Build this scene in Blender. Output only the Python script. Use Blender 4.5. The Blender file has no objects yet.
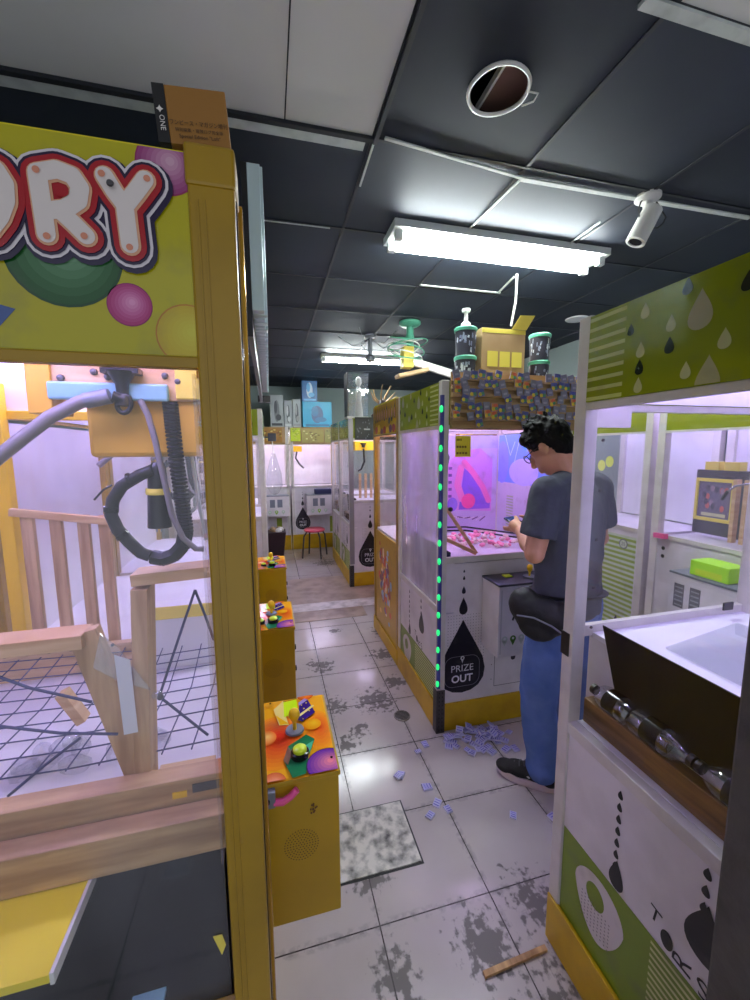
import bpy, bmesh, math, random
from math import sin, cos, pi, radians as R, sqrt, atan2
from mathutils import Vector as V, Matrix, noise
random.seed(7)
SC = bpy.context.scene
COL = SC.collection

# ---------------------------------------------------------------- camera
YAW, PIT, ROL, FPX, CH = .25186, .12559, -.0058885, 405.46, 1.6
f_ = V((sin(YAW)*cos(PIT), cos(YAW)*cos(PIT), -sin(PIT)))
r0 = V((cos(YAW), -sin(YAW), 0)); u0 = r0.cross(f_)
r_ = r0*cos(ROL)+u0*sin(ROL); u_ = -r0*sin(ROL)+u0*cos(ROL)
CAM = V((0, 0, CH))
cam = bpy.data.cameras.new('camera'); cam.sensor_fit = 'VERTICAL'
cam.sensor_height = 36; cam.lens = FPX/1000*36; cam.clip_start = .02
co = bpy.data.objects.new('camera', cam); COL.objects.link(co)
m = Matrix((r_, u_, -f_)).transposed().to_4x4(); m.translation = CAM
co.matrix_world = m; SC.camera = co
def on(px, py, ax, val):
    """world point of the measured photo position (px,py) on the plane axis=val"""
    d = f_*FPX + r_*(px-375) - u_*(py-500)
    return CAM + d*((val-CAM[ax])/d[ax])

# ---------------------------------------------------------------- world, exposure
W = bpy.data.worlds.new('world'); SC.world = W; W.use_nodes = True
W.node_tree.nodes['Background'].inputs[0].default_value = (.80, .86, 1, 1)
W.node_tree.nodes['Background'].inputs[1].default_value = .5
SC.view_settings.view_transform = 'Standard'; SC.view_settings.look = 'None'
SC.view_settings.exposure = 0.68; SC.view_settings.gamma = 1; SC.view_settings.use_curve_mapping = False
SC.cycles.max_bounces = 8; SC.cycles.transparent_max_bounces = 24
SC.cycles.caustics_reflective = False; SC.cycles.caustics_refractive = False
SC.cycles.sample_clamp_indirect = 4
TUBE_E = 90.0          # ceiling fluorescent tubes
LED_E = 32.0            # lamp tubes inside the machines

# ---------------------------------------------------------------- materials
def lin(c):
    return tuple(((x/255)/12.92 if x/255 <= .04045 else (((x/255)+.055)/1.055)**2.4) for x in c)
MATS = {}
def nodes(name):
    m = bpy.data.materials.new(name); m.use_nodes = True
    nt = m.node_tree; b = nt.nodes['Principled BSDF']; return m, nt, b
def N(nt, t, **k):
    n = nt.nodes.new(t)
    for a, v in k.items(): setattr(n, a, v)
    return n
def noise_node(nt, scale, detail=4, stretch=None):
    tc = N(nt, 'ShaderNodeTexCoord'); n = N(nt, 'ShaderNodeTexNoise')
    n.inputs['Scale'].default_value = scale; n.inputs['Detail'].default_value = detail
    if stretch:
        mp = N(nt, 'ShaderNodeMapping'); mp.inputs['Scale'].default_value = stretch
        nt.links.new(tc.outputs['Object'], mp.inputs[0]); nt.links.new(mp.outputs[0], n.inputs[0])
    else: nt.links.new(tc.outputs['Object'], n.inputs[0])
    return n
def mat(name, c, rough=.5, metal=0, dirt=.0, dcol=None, dscale=6, emit=None, bump=0, bscale=60, spec=None):
    m, nt, b = nodes(name)
    col = lin(c)+(1,)
    b.inputs['Base Color'].default_value = col
    b.inputs['Roughness'].default_value = rough; b.inputs['Metallic'].default_value = metal
    if spec is not None: b.inputs['Specular IOR Level'].default_value = spec
    if dirt:
        n = noise_node(nt, dscale, 7); rp = N(nt, 'ShaderNodeValToRGB')
        rp.color_ramp.elements[0].position = .42; rp.color_ramp.elements[1].position = .72
        rp.color_ramp.elements[0].color = (0, 0, 0, 1); rp.color_ramp.elements[1].color = (dirt,)*3+(1,)
        mx = N(nt, 'ShaderNodeMixRGB'); mx.inputs[1].default_value = col
        mx.inputs[2].default_value = (lin(dcol) if dcol else tuple(x*.35 for x in col[:3]))+(1,)
        nt.links.new(n.outputs['Fac'], rp.inputs[0]); nt.links.new(rp.outputs[0], mx.inputs[0])
        nt.links.new(mx.outputs[0], b.inputs['Base Color'])
    if bump:
        n2 = noise_node(nt, bscale, 5); bp = N(nt, 'ShaderNodeBump'); bp.inputs['Strength'].default_value = bump
        bp.inputs['Distance'].default_value = .01
        nt.links.new(n2.outputs['Fac'], bp.inputs['Height']); nt.links.new(bp.outputs[0], b.inputs['Normal'])
    if emit:
        b.inputs['Emission Color'].default_value = lin(emit[0])+(1,); b.inputs['Emission Strength'].default_value = emit[1]
    MATS[name] = m; return m
def woodmat(name, c1, c2, stretch, rough=.55):
    m, nt, b = nodes(name)
    n = noise_node(nt, 3, 8, stretch); rp = N(nt, 'ShaderNodeValToRGB')
    rp.color_ramp.elements[0].position = .35; rp.color_ramp.elements[1].position = .68
    rp.color_ramp.elements[0].color = lin(c1)+(1,); rp.color_ramp.elements[1].color = lin(c2)+(1,)
    nt.links.new(n.outputs['Fac'], rp.inputs[0]); nt.links.new(rp.outputs[0], b.inputs['Base Color'])
    b.inputs['Roughness'].default_value = rough; MATS[name] = m
def glassmat(name, tint=(1, 1, 1), haze=0.0, hcol=(230, 230, 240), refl=1.0):
    m = bpy.data.materials.new(name); m.use_nodes = True; nt = m.node_tree; nt.nodes.clear()
    o = N(nt, 'ShaderNodeOutputMaterial'); t = N(nt, 'ShaderNodeBsdfTransparent'); t.inputs[0].default_value = tint+(1,)
    g = N(nt, 'ShaderNodeBsdfGlossy'); g.inputs['Roughness'].default_value = .03
    lw = N(nt, 'ShaderNodeLayerWeight'); lw.inputs[0].default_value = .5
    pw = N(nt, 'ShaderNodeMath', operation='POWER'); pw.inputs[1].default_value = 5; nt.links.new(lw.outputs['Facing'], pw.inputs[0])
    fr = N(nt, 'ShaderNodeMath', operation='MULTIPLY_ADD'); fr.inputs[1].default_value = .5; fr.inputs[2].default_value = .03*refl; nt.links.new(pw.outputs[0], fr.inputs[0])
    mx = N(nt, 'ShaderNodeMixShader'); nt.links.new(fr.outputs[0], mx.inputs[0])
    nt.links.new(t.outputs[0], mx.inputs[1]); nt.links.new(g.outputs[0], mx.inputs[2]); last = mx
    if haze:
        d = N(nt, 'ShaderNodeBsdfDiffuse'); d.inputs[0].default_value = lin(hcol)+(1,)
        n = noise_node(nt, 5, 6, (1, 1, .35)); rp = N(nt, 'ShaderNodeMapRange')
        rp.inputs['From Min'].default_value = .35; rp.inputs['From Max'].default_value = .75
        rp.inputs['To Min'].default_value = haze*.5; rp.inputs['To Max'].default_value = haze*1.5
        nt.links.new(n.outputs['Fac'], rp.inputs['Value'])
        m2 = N(nt, 'ShaderNodeMixShader'); nt.links.new(rp.outputs[0], m2.inputs[0])
        nt.links.new(last.outputs[0], m2.inputs[1]); nt.links.new(d.outputs[0], m2.inputs[2]); last = m2
    nt.links.new(last.outputs[0], o.inputs[0]); MATS[name] = m
def printmat(name, rough=.35):
    m, nt, b = nodes(name); a = N(nt, 'ShaderNodeVertexColor'); a.layer_name = 'Col'
    n = noise_node(nt, 14, 8); rp = N(nt, 'ShaderNodeMapRange')
    rp.inputs['From Min'].default_value = .55; rp.inputs['From Max'].default_value = .8
    rp.inputs['To Min'].default_value = 0; rp.inputs['To Max'].default_value = .35
    mx = N(nt, 'ShaderNodeMixRGB'); mx.inputs[2].default_value = (.12, .1, .09, 1)
    nt.links.new(n.outputs['Fac'], rp.inputs['Value']); nt.links.new(rp.outputs[0], mx.inputs[0])
    nt.links.new(a.outputs[0], mx.inputs[1]); nt.links.new(mx.outputs[0], b.inputs['Base Color'])
    b.inputs['Roughness'].default_value = rough; MATS[name] = m

mat('white_paint', (226, 220, 224), .38, dirt=.28, dcol=(150, 138, 135), dscale=7)
mat('white_inner', (236, 232, 240), .45, dirt=.15, dcol=(170, 160, 170), dscale=9)
mat('post_white', (218, 212, 206), .4, dirt=.3, dcol=(160, 148, 140), dscale=12)
mat('steel_dark', (84, 82, 84), .45, .6, dirt=.5, dcol=(50, 46, 44), dscale=25)
mat('pillar_grey', (88, 82, 78), .7, dirt=.6, dcol=(58, 54, 52), dscale=18, bump=.3)
mat('kick_yellow', (204, 166, 8), .4, dirt=.4, dcol=(140, 92, 20), dscale=8)
mat('gold_paint', (164, 128, 12), .3, dirt=.35, dcol=(118, 90, 10), dscale=10)
mat('gold_cabinet', (188, 150, 4), .35, dirt=.25, dcol=(146, 112, 8), dscale=6)
mat('gold_gloss', (190, 142, 30), .12, .5)
mat('header_green', (138, 150, 28), .22)
mat('header_yellow', (216, 204, 24), .18)
mat('black_plastic', (20, 20, 22), .35)
mat('black_matte', (22, 20, 22), .5, spec=.25)
mat('black_gloss', (16, 15, 17), .12, spec=.3)
mat('rubber', (14, 14, 16), .55)
mat('grey_hose', (128, 122, 124), .4)
mat('grey_plastic', (120, 124, 132), .4)
mat('white_plastic', (235, 235, 232), .35)
mat('blue_plastic', (140, 190, 200), .3)
mat('chrome', (200, 200, 205), .18, 1)
mat('silver_ribbed', (205, 226, 226), .3, .35)
mat('yellow_plastic', (240, 196, 20), .35)
mat('crane_yellow', (206, 160, 50), .4, dirt=.2, dcol=(170, 124, 40), dscale=8)
mat('yellow_board', (255, 232, 0), .5, dirt=.2, dcol=(200, 170, 10), dscale=5)
mat('lime_plastic', (205, 235, 40), .3)
mat('green_box', (176, 240, 40), .4)
mat('red_seat', (214, 66, 92), .35)
mat('leg_grey', (70, 66, 74), .4, .4)
mat('maroon', (42, 18, 24), .5)
mat('cardboard', (178, 146, 104), .75, dirt=.3, dcol=(140, 98, 50), dscale=9)
mat('carton_brown', (150, 102, 34), .5)
mat('label_yellow', (235, 215, 90), .5)
mat('wall_grey', (150, 164, 160), .8)
mat('dark_shell', (52, 50, 62), .4)
mat('mount_white', (228, 226, 220), .4)
mat('lamp_housing', (228, 232, 228), .45)
mat('tube_light', (255, 255, 255), .4, emit=((240, 250, 250), TUBE_E))
mat('led_light', (255, 255, 255), .4, emit=((190, 176, 255), LED_E))
mat('led_white', (255, 255, 255), .4, emit=((226, 214, 255), LED_E*1.25))
mat('led_pink', (255, 255, 255), .4, emit=((232, 196, 255), LED_E))
mat('led_green', (60, 230, 150), .4, emit=((30, 200, 100), .9))
mat('led_blue', (58, 58, 96), .4, emit=((50, 40, 170), .08))
mat('skin', (196, 142, 112), .5, bump=.05)
mat('hair', (10, 9, 11), .7, bump=.6, bscale=90, spec=.15)
mat('shirt', (72, 76, 88), .9, bump=1.0, bscale=11)
mat('jeans', (80, 110, 172), .9, dirt=.5, dcol=(112, 140, 196), dscale=9, bump=.6, bscale=16)
mat('bag_black', (20, 20, 24), .6, bump=.25, bscale=40)
mat('shoe_black', (24, 22, 26), .75, bump=.3)
mat('shoe_sole', (216, 198, 204), .5)
mat('cord_blue', (44, 48, 92), .6)
mat('cord_black', (18, 18, 22), .6)
mat('green_metal', (90, 170, 140), .35)
mat('manhole', (222, 218, 210), .6, dirt=1.0, dcol=(60, 58, 56), dscale=24)
mat('drain', (140, 132, 124), .35, .6)
mat('ply_front', (196, 160, 110), .6)
mat('pink_toy', (240, 90, 150), .35)
mat('tape_grey', (226, 228, 236), .3)
woodmat('wood_light', (190, 146, 96), (228, 196, 150), (1, 1, 12))
woodmat('wood_side', (150, 108, 66), (205, 164, 112), (14, 1.5, 14))
woodmat('wood_beam', (160, 122, 80), (212, 176, 126), (1.5, 10, 14))
woodmat('wood_dark', (84, 58, 30), (142, 104, 58), (12, 1.2, 12))
woodmat('wood_vert', (168, 128, 88), (214, 178, 132), (14, 14, 1.2))
mat('steel_light', (150, 146, 150), .4, .5)
glassmat('bottle_clear', tint=(.96, .97, .98), haze=.035, refl=7); glassmat('glass_clear'); glassmat('glass_hazy', haze=.045)
glassmat('glass_fog', haze=.48, hcol=(226, 222, 236))
glassmat('clear_plastic', tint=(.94, .95, .97), haze=.07, refl=4)
printmat('print'); printmat('print_gloss', .12)

class MB:
    def __init__(s): s.v = []; s.f = []; s.m = []; s.c = []; s.cuts = []
    def add(s, vs, fs, mt, c=None):
        o = len(s.v); s.cuts.append((o, len(s.f))); s.v += [V(p) for p in vs]
        for f in fs:
            s.f.append([o+i for i in f]); s.m.append(mt); s.c.append(lin(c) if c else (1, 1, 1))
        return s
    def box(s, x0, x1, y0, y1, z0, z1, mt, c=None, M=None):
        vs = [V((x, y, z)) for z in (z0, z1) for y in (y0, y1) for x in (x0, x1)]
        if M: vs = [M @ p for p in vs]
        return s.add(vs, [(0, 2, 3, 1), (4, 5, 7, 6), (0, 1, 5, 4), (2, 6, 7, 3), (0, 4, 6, 2), (1, 3, 7, 5)], mt, c)
    def bar(s, a, b, w, h, mt, up=(0, 0, 1), c=None):
        a, b = V(a), V(b); d = (b-a); L = d.length; d.normalize(); up = V(up)
        if abs(d.dot(up)) > .99: up = V((0, 1, 0))
        x = d.cross(up).normalized(); z = x.cross(d)
        M = Matrix((x, d, z)).transposed().to_4x4(); M.translation = a
        return s.box(-w/2, w/2, 0, L, -h/2, h/2, mt, c, M)
    def tube(s, pts, r, mt, n=10, c=None, closed=False, sq=None, caps=True):
        pts = [V(p) for p in pts]; k = len(pts)
        rs = r if isinstance(r, (list, tuple)) else [r]*k
        prev = None; rings = []
        for i, p in enumerate(pts):
            if closed: t = pts[(i+1) % k]-pts[i-1]
            else: t = pts[min(i+1, k-1)]-pts[max(i-1, 0)]
            t.normalize()
            if prev is None:
                a = V((0, 0, 1)) if abs(t.z) < .9 else V((0, 1, 0)); x = t.cross(a).normalized()
            else:
                x = (prev - t*prev.dot(t)); x = x.normalized() if x.length > 1e-6 else t.orthogonal().normalized()
            prev = x; y = t.cross(x)
            rings.append([p+(x*cos(2*pi*j/n)+y*sin(2*pi*j/n)*(sq or 1))*rs[i] for j in range(n)])
        vs = [q for g in rings for q in g]; fs = []
        for i in range(k if closed else k-1):
            i2 = (i+1) % k
            for j in range(n):
                j2 = (j+1) % n; fs.append((i*n+j, i*n+j2, i2*n+j2, i2*n+j))
        if not closed and caps: fs += [tuple(range(n))[::-1], tuple((k-1)*n+j for j in range(n))]
        return s.add(vs, fs, mt, c)
    def lathe(s, prof, o, mt, ax=(0, 0, 1), n=24, c=None):
        ax = V(ax).normalized(); x = ax.orthogonal().normalized(); y = ax.cross(x); o = V(o)
        vs = []; k = len(prof)
        for r, h in prof:
            for j in range(n): vs.append(o+ax*h+(x*cos(2*pi*j/n)+y*sin(2*pi*j/n))*max(r, 1e-5))
        fs = [(i*n+j, i*n+(j+1) % n, (i+1)*n+(j+1) % n, (i+1)*n+j) for i in range(k-1) for j in range(n)]
        fs += [tuple(range(n))[::-1], tuple((k-1)*n+j for j in range(n))]
        return s.add(vs, fs, mt, c)
    def sph(s, o, r, mt, c=None, n=16, m=10, M=None):
        r = V(r) if not isinstance(r, (int, float)) else V((r, r, r)); o = V(o); vs = []
        for i in range(m+1):
            a = pi*i/m
            for j in range(n):
                b = 2*pi*j/n; p = V((sin(a)*cos(b)*r.x, sin(a)*sin(b)*r.y, cos(a)*r.z)) if 0 < i < m else V((1e-5*cos(b), 1e-5*sin(b), cos(a)*r.z))
                if M: p = M @ p
                vs.append(o+p)
        fs = [(i*n+j, (i+1)*n+j, (i+1)*n+(j+1) % n, i*n+(j+1) % n) for i in range(m) for j in range(n)]
        return s.add(vs, fs, mt, c)
    def poly(s, pts, mt, c=None, thick=0, nrm=None):
        pts = [V(p) for p in pts]; n = len(pts)
        if not thick: return s.add(pts, [tuple(range(n))], mt, c)
        nrm = V(nrm); vs = pts+[p-nrm*thick for p in pts]
        fs = [tuple(range(n)), tuple(range(2*n-1, n-1, -1))]+[(i, n+i, n+(i+1) % n, (i+1) % n) for i in range(n)]
        return s.add(vs, fs, mt, c)
    def each(s, name, parent, **k):
        """one object per piece"""
        out = []; cu = s.cuts+[(len(s.v), len(s.f))]
        for (v0, f0), (v1, f1) in zip(cu[:-1], cu[1:]):
            b = MB(); b.v = s.v[v0:v1]; b.f = [[i-v0 for i in f] for f in s.f[f0:f1]]; b.m = s.m[f0:f1]; b.c = s.c[f0:f1]; out.append(b.build(name, parent, **k))
        return out
    def build(s, name, parent=None, bevel=0, smooth=False, loc=None):
        me = bpy.data.meshes.new(name)
        if parent is not None:
            O = parent['_o'] if '_o' in parent else (0, 0, 0); O = V(O)
        else: O = V(loc) if loc is not None else V((0, 0, 0))
        me.from_pydata([tuple(p-O) for p in s.v], [], s.f)
        names = []
        for x in s.m:
            if x not in names: names.append(x)
        for x in names: me.materials.append(MATS[x])
        ix = {x: i for i, x in enumerate(names)}
        ca = me.color_attributes.new('Col', 'FLOAT_COLOR', 'CORNER'); li = 0; cd = []
        for i, p in enumerate(me.polygons):
            p.material_index = ix[s.m[i]]; p.use_smooth = smooth
            cd += list(s.c[i]+(1,))*p.loop_total
        ca.data.foreach_set('color', cd)
        bm = bmesh.new(); bm.from_mesh(me); 
        if not getattr(s, 'flat', False): bmesh.ops.recalc_face_normals(bm, faces=bm.faces)
        bm.to_mesh(me); bm.free()
        if smooth:
            try: me.set_sharp_from_angle(angle=R(40))
            except Exception: pass
        o = bpy.data.objects.new(name, me); COL.objects.link(o)
        if parent is not None: o.parent = parent; o['_o'] = tuple(O)
        else: o.location = O; o['_o'] = tuple(O)
        if bevel:
            b = o.modifiers.new('bevel', 'BEVEL'); b.width = bevel; b.segments = 2; b.limit_method = 'ANGLE'
        return o
def tag(o, label=None, cat=None, group=None, kind=None):
    for k, v in (('label', label), ('category', cat), ('group', group), ('kind', kind)):
        if v: o[k] = v
    return o
def thing(name, loc, label, cat, group=None):
    o = bpy.data.objects.new(name, None); o.empty_display_size = .05; COL.objects.link(o); o.location = loc; o['_o'] = tuple(loc)
    return tag(o, label, cat, group)
def copy_tree(o, parent=None):
    c = o.copy(); COL.objects.link(c); c.parent = parent
    for ch in list(o.children): copy_tree(ch, c)
    return c
def struct(o): o['kind'] = 'structure'; return o

# --- flat artwork on a face -------------------------------------------------
class Art:
    """prints on a flat face; o = world origin, u,v in-plane axes, n outward"""
    def __init__(s, o, u, v, n, clip=None, mt='print', base=.0008):
        s.o, s.u, s.vv, s.n = V(o), V(u), V(v), V(n); s.b = MB(); s.b.flat = True; s.clip = clip; s.mt = mt; s.base = base
    def P(s, a, b, k=0): return s.o+s.u*a+s.vv*b+s.n*(s.base+.0005*k)
    def uv(s, p): p = V(p)-s.o; return (p.dot(s.u), p.dot(s.vv))
    def poly(s, pts, c, k=0):
        if s.clip: pts = clip(pts, s.clip)
        if len(pts) < 3: return
        ar = sum(pts[i][0]*pts[(i+1) % len(pts)][1]-pts[(i+1) % len(pts)][0]*pts[i][1] for i in range(len(pts)))
        if (ar > 0) != (s.u.cross(s.vv).dot(s.n) > 0): pts = pts[::-1]
        s.b.add([s.P(a, b, k) for a, b in pts], [tuple(range(len(pts)))], s.mt, c)
    def rect(s, a0, a1, b0, b1, c, k=0): s.poly([(a0, b0), (a1, b0), (a1, b1), (a0, b1)], c, k)
    def ell(s, a, b, ra, rb, c, k=0, n=28): s.poly([(a+ra*cos(2*pi*i/n), b+rb*sin(2*pi*i/n)) for i in range(n)], c, k)
    def bubble(s, a, b, ra, rb, c0, c1, k=0, rim=None, n=7):
        if rim: s.ell(a, b, ra*1.05, rb*1.05, rim, k)
        for i in range(n):
            t = i/(n-1); q = 1-t*.85
            s.ell(a+ra*.12*t, b+rb*.12*t, ra*q, rb*q, tuple(c0[j]*(1-t)+c1[j]*t for j in range(3)), k+1+i*.35)
    def drop(s, a, b, w, h, c, k=0, flip=1):
        pts = []
        for i in range(28):
            t = 2*pi*i/28; pts.append((a+w*.62*sin(t)*abs(sin(t/2))**1.5, b+flip*h/2*cos(t)))
        s.poly(pts, c, k)
    def stroke(s, pts, r, c, k=0, ry=1):
        for i in range(len(pts)-1):
            (x0, y0), (x1, y1) = pts[i], pts[i+1]; a = atan2(y1-y0, x1-x0); q = []
            for j in range(9): t = a+pi/2+pi*j/8; q.append((x0+r*cos(t), y0+r*sin(t)))
            for j in range(9): t = a-pi/2+pi*j/8; q.append((x1+r*cos(t), y1+r*sin(t)))
            s.poly(q, c, k+.12*(i % 3)+.04*((i+1) % 2))
    def text(s, body, a, b, size, c, k=1, rot=0, offset=0, sx=1, align='CENTER'):
        cu = bpy.data.curves.new('t', 'FONT'); cu.body = body; cu.size = size; cu.offset = offset; cu.align_x = align; cu.align_y = 'CENTER'
        cu.resolution_u = 3
        ob = bpy.data.objects.new('t', cu); COL.objects.link(ob)
        me = bpy.data.meshes.new_from_object(ob)
        pl = [[(me.vertices[i].co.x, me.vertices[i].co.y) for i in p.vertices] for p in me.polygons]
        for p in pl:
            q = [(a+(x*sx)*cos(rot)-y*sin(rot), b+(x*sx)*sin(rot)+y*cos(rot)) for x, y in p]; s.poly(q, c, k)
        bpy.data.objects.remove(ob); bpy.data.curves.remove(cu); bpy.data.meshes.remove(me)
    def build(s, name, parent): return s.b.build(name, parent) if s.b.f else None
def clip(pts, rc):
    a0, a1, b0, b1 = rc
    for ax, val, sg in ((0, a0, 1), (0, a1, -1), (1, b0, 1), (1, b1, -1)):
        out = []
        for i in range(len(pts)):
            p, q = pts[i], pts[(i+1) % len(pts)]; ip = (p[ax]-val)*sg >= 0; iq = (q[ax]-val)*sg >= 0
            if ip: out.append(p)
            if ip != iq:
                t = (val-p[ax])/(q[ax]-p[ax]); out.append((p[0]+(q[0]-p[0])*t, p[1]+(q[1]-p[1])*t))
        pts = out
        if not pts: return []
    return pts
def face(side, x0, x1, y0, y1):
    return {'-x': ((x0, y1, 0), (0, -1, 0), (0, 0, 1), (-1, 0, 0)), '-y': ((x0, y0, 0), (1, 0, 0), (0, 0, 1), (0, -1, 0)),
            '+x': ((x1, y0, 0), (0, 1, 0), (0, 0, 1), (1, 0, 0))}[side]

exec_order = []
# ================================================================= ROOM
def floor_mat():
    m, nt, b = nodes('floor_tile'); L = nt.links
    tc = N(nt, 'ShaderNodeTexCoord'); sp = N(nt, 'ShaderNodeSeparateXYZ'); L.new(tc.outputs['Object'], sp.inputs[0])
    def M_(op, a, b_=None, clamp=False):
        n = N(nt, 'ShaderNodeMath', operation=op); n.use_clamp = clamp
        for i, q in enumerate((a, b_)):
            if q is None: continue
            if isinstance(q, (int, float)): n.inputs[i].default_value = q
            else: L.new(q, n.inputs[i])
        return n.outputs[0]
    def grid(src, off, size):
        t = M_('FRACT', M_('DIVIDE', M_('SUBTRACT', src, off), size))
        return M_('MULTIPLY', M_('MINIMUM', t, M_('SUBTRACT', 1, t)), size)
    d = M_('MINIMUM', grid(sp.outputs[0], .302-4.1, .41), grid(sp.outputs[1], 1.14-3.95, .395))
    nz = noise_node(nt, 30, 4)
    gl = M_('LESS_THAN', d, M_('ADD', .0012, M_('MULTIPLY', nz.outputs['Fac'], .0022)))
    # dirty patches: blobs times streaky noise
    blobs = [(.62, 1.0, .17), (.86, 1.07, .17), (1.0, .8, .3), (.34, 2.35, .14), (.60, 2.35, .2), (.3, 1.0, .12), (.8, 2.9, .18), (.3, 2.85, .16), (.78, 2.5, .14), (.5, 3.4, .1), (.3, 1.32, .12), (.44, 2.1, .1), (.9, 3.3, .16), (.7, 5.6, .3), (.35, 2.0, .1), (.75, .75, .25)]
    tot = None
    for x, y, r in blobs:
        dx = M_('SUBTRACT', sp.outputs[0], x); dy = M_('SUBTRACT', sp.outputs[1], y)
        q = M_('SQRT', M_('ADD', M_('MULTIPLY', dx, dx), M_('MULTIPLY', dy, dy)))
        v = M_('SUBTRACT', 1, M_('DIVIDE', q, r*1.25), True); tot = v if tot is None else M_('MAXIMUM', tot, v)
    n1 = noise_node(nt, 34, 9); n2 = noise_node(nt, 7, 6, (1, 2.2, 1)); n3 = noise_node(nt, 60, 5, (1, .25, 1))
    mix = M_('ADD', M_('MULTIPLY', n1.outputs['Fac'], .5), M_('ADD', M_('MULTIPLY', n2.outputs['Fac'], .3), M_('MULTIPLY', n3.outputs['Fac'], .2)))
    st = M_('MULTIPLY', M_('SUBTRACT', mix, M_('SUBTRACT', .66, M_('MULTIPLY', tot, .29))), 17, True)
    near = M_('SUBTRACT', 1, M_('MULTIPLY', d, 45), True)
    st2 = M_('MULTIPLY', near, M_('MULTIPLY', M_('SUBTRACT', n1.outputs['Fac'], .46), 6, True))
    dirt = M_('MAXIMUM', M_('MULTIPLY', st, .8), M_('MULTIPLY', st2, .7))
    base = N(nt, 'ShaderNodeMixRGB'); base.inputs[1].default_value = lin((206, 198, 198))+(1,); base.inputs[2].default_value = lin((178, 166, 166))+(1,)
    n4 = noise_node(nt, 4, 8); L.new(n4.outputs['Fac'], base.inputs[0])
    a = N(nt, 'ShaderNodeMixRGB'); a.inputs[2].default_value = lin((62, 54, 54))+(1,); L.new(dirt, a.inputs[0]); L.new(base.outputs[0], a.inputs[1])
    c = N(nt, 'ShaderNodeMixRGB'); c.inputs[2].default_value = lin((58, 50, 52))+(1,); L.new(gl, c.inputs[0]); L.new(a.outputs[0], c.inputs[1])
    L.new(c.outputs[0], b.inputs['Base Color'])
    rg = M_('ADD', .11, M_('MULTIPLY', dirt, .5)); rg2 = M_('ADD', rg, M_('MULTIPLY', n4.outputs['Fac'], .10)); L.new(rg2, b.inputs['Roughness'])
    MATS['floor_tile'] = m
floor_mat()
mat('stone_strip', (176, 156, 142), .3, dirt=.7, dcol=(112, 94, 84), dscale=7)
mat('stone_light', (240, 232, 232), .25, dirt=.5, dcol=(130, 118, 114), dscale=10)
mat('ceil_dark', (26, 36, 52), .65, dirt=.5, dcol=(46, 54, 64), dscale=2.5)
mat('ceil_dark2', (21, 30, 46), .7, dirt=.4, dcol=(40, 48, 58), dscale=3)
mat('ceil_white', (232, 230, 224), .85, dirt=.15, dcol=(160, 158, 150), dscale=2)
mat('ceil_bar', (30, 33, 40), .5); mat('ceil_bar_white', (206, 212, 206), .5, dirt=.3, dcol=(120, 124, 120), dscale=20)
mat('void_dark', (26, 30, 38), .8); mat('void_brown', (128, 96, 84), .8)
XL, XR, YB, YF, ZC = -1.75, 3.0, 7.25, -1.2, 2.66
struct(MB().box(XL-.1, XR+.1, YF, YB+.1, -.1, 0, 'floor_tile').build('floor'))
struct(MB().box(XL-.1, XL, YF, YB, 0, ZC+.2, 'wall_grey').build('wall_left'))
struct(MB().box(XR, XR+.1, YF, YB, 0, ZC+.2, 'wall_grey').build('wall_right'))
struct(MB().box(XL-.1, XR+.1, YB, YB+.1, 0, ZC+.2, 'wall_grey').build('wall_back'))
struct(MB().box(.0, .86, 3.66, 3.90, 0, .004, 'stone_strip').build('trim_1'))
struct(MB().box(.0, 2.2, 3.90, 4.10, 0, .005, 'stone_light').build('trim_2'))
struct(MB().box(.0, 2.2, 4.10, 4.95, 0, .004, 'stone_strip').build('trim_3'))
# ceiling: dark painted lay-in panels of 0.6 m with bars, pale panels near the entrance
cx = [.385+.6*i for i in range(-4, 6)]; cy = [1.49+.59*i for i in range(-5, 11)]
hole = V((.70, 1.215, ZC)); HR = .088
cb = MB()
def ceil_panel(x0, x1, y0, y1, mt):
    if x0 < hole.x < x1 and y0 < hole.y < y1:      # panel with the round opening
        n = 32; inner = [(hole.x+HR*cos(2*pi*i/n), hole.y+HR*sin(2*pi*i/n)) for i in range(n)]
        outer = []
        for i in range(n):
            c, s = cos(2*pi*i/n), sin(2*pi*i/n)
            t = min(((x1-hole.x)/c if c > 1e-6 else (x0-hole.x)/c if c < -1e-6 else 9), ((y1-hole.y)/s if s > 1e-6 else (y0-hole.y)/s if s < -1e-6 else 9))
            outer.append((hole.x+t*c, hole.y+t*s))
        outer_c = [(x1, y1), (x0, y1), (x0, y0), (x1, y0)]
        for i in range(n):
            j = (i+1) % n; a, b = outer[i], outer[j]; mid = []
            for q in outer_c:
                if (abs(a[0]-q[0]) < 1e-4) != (abs(b[0]-q[0]) < 1e-4) and (abs(a[1]-q[1]) < 1e-4 or abs(b[1]-q[1]) < 1e-4) and abs(a[0]-b[0]) > 1e-4 and abs(a[1]-b[1]) > 1e-4 and (abs(a[0]-q[0])+abs(a[1]-q[1])+abs(b[0]-q[0])+abs(b[1]-q[1])) < .3: mid = [q]
            pts = [inner[i], a]+mid+[b, inner[j]]
            cb.poly([(p[0], p[1], ZC) for p in pts], mt)
    else: cb.poly([(x0, y0, ZC), (x1, y0, ZC), (x1, y1, ZC), (x0, y1, ZC)], mt)
for i in range(len(cx)-1):
    for j in range(len(cy)-1):
        x0, x1, y0, y1 = cx[i], cx[i+1], cy[j], cy[j+1]
        white = (y1 <= 1.5 and x1 <= .39) or (x0 > .9 and y1 <= .91)
        ceil_panel(x0, x1, y0, y1, 'ceil_white' if white else random.choice(['ceil_dark', 'ceil_dark2', 'ceil_dark']))
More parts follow.
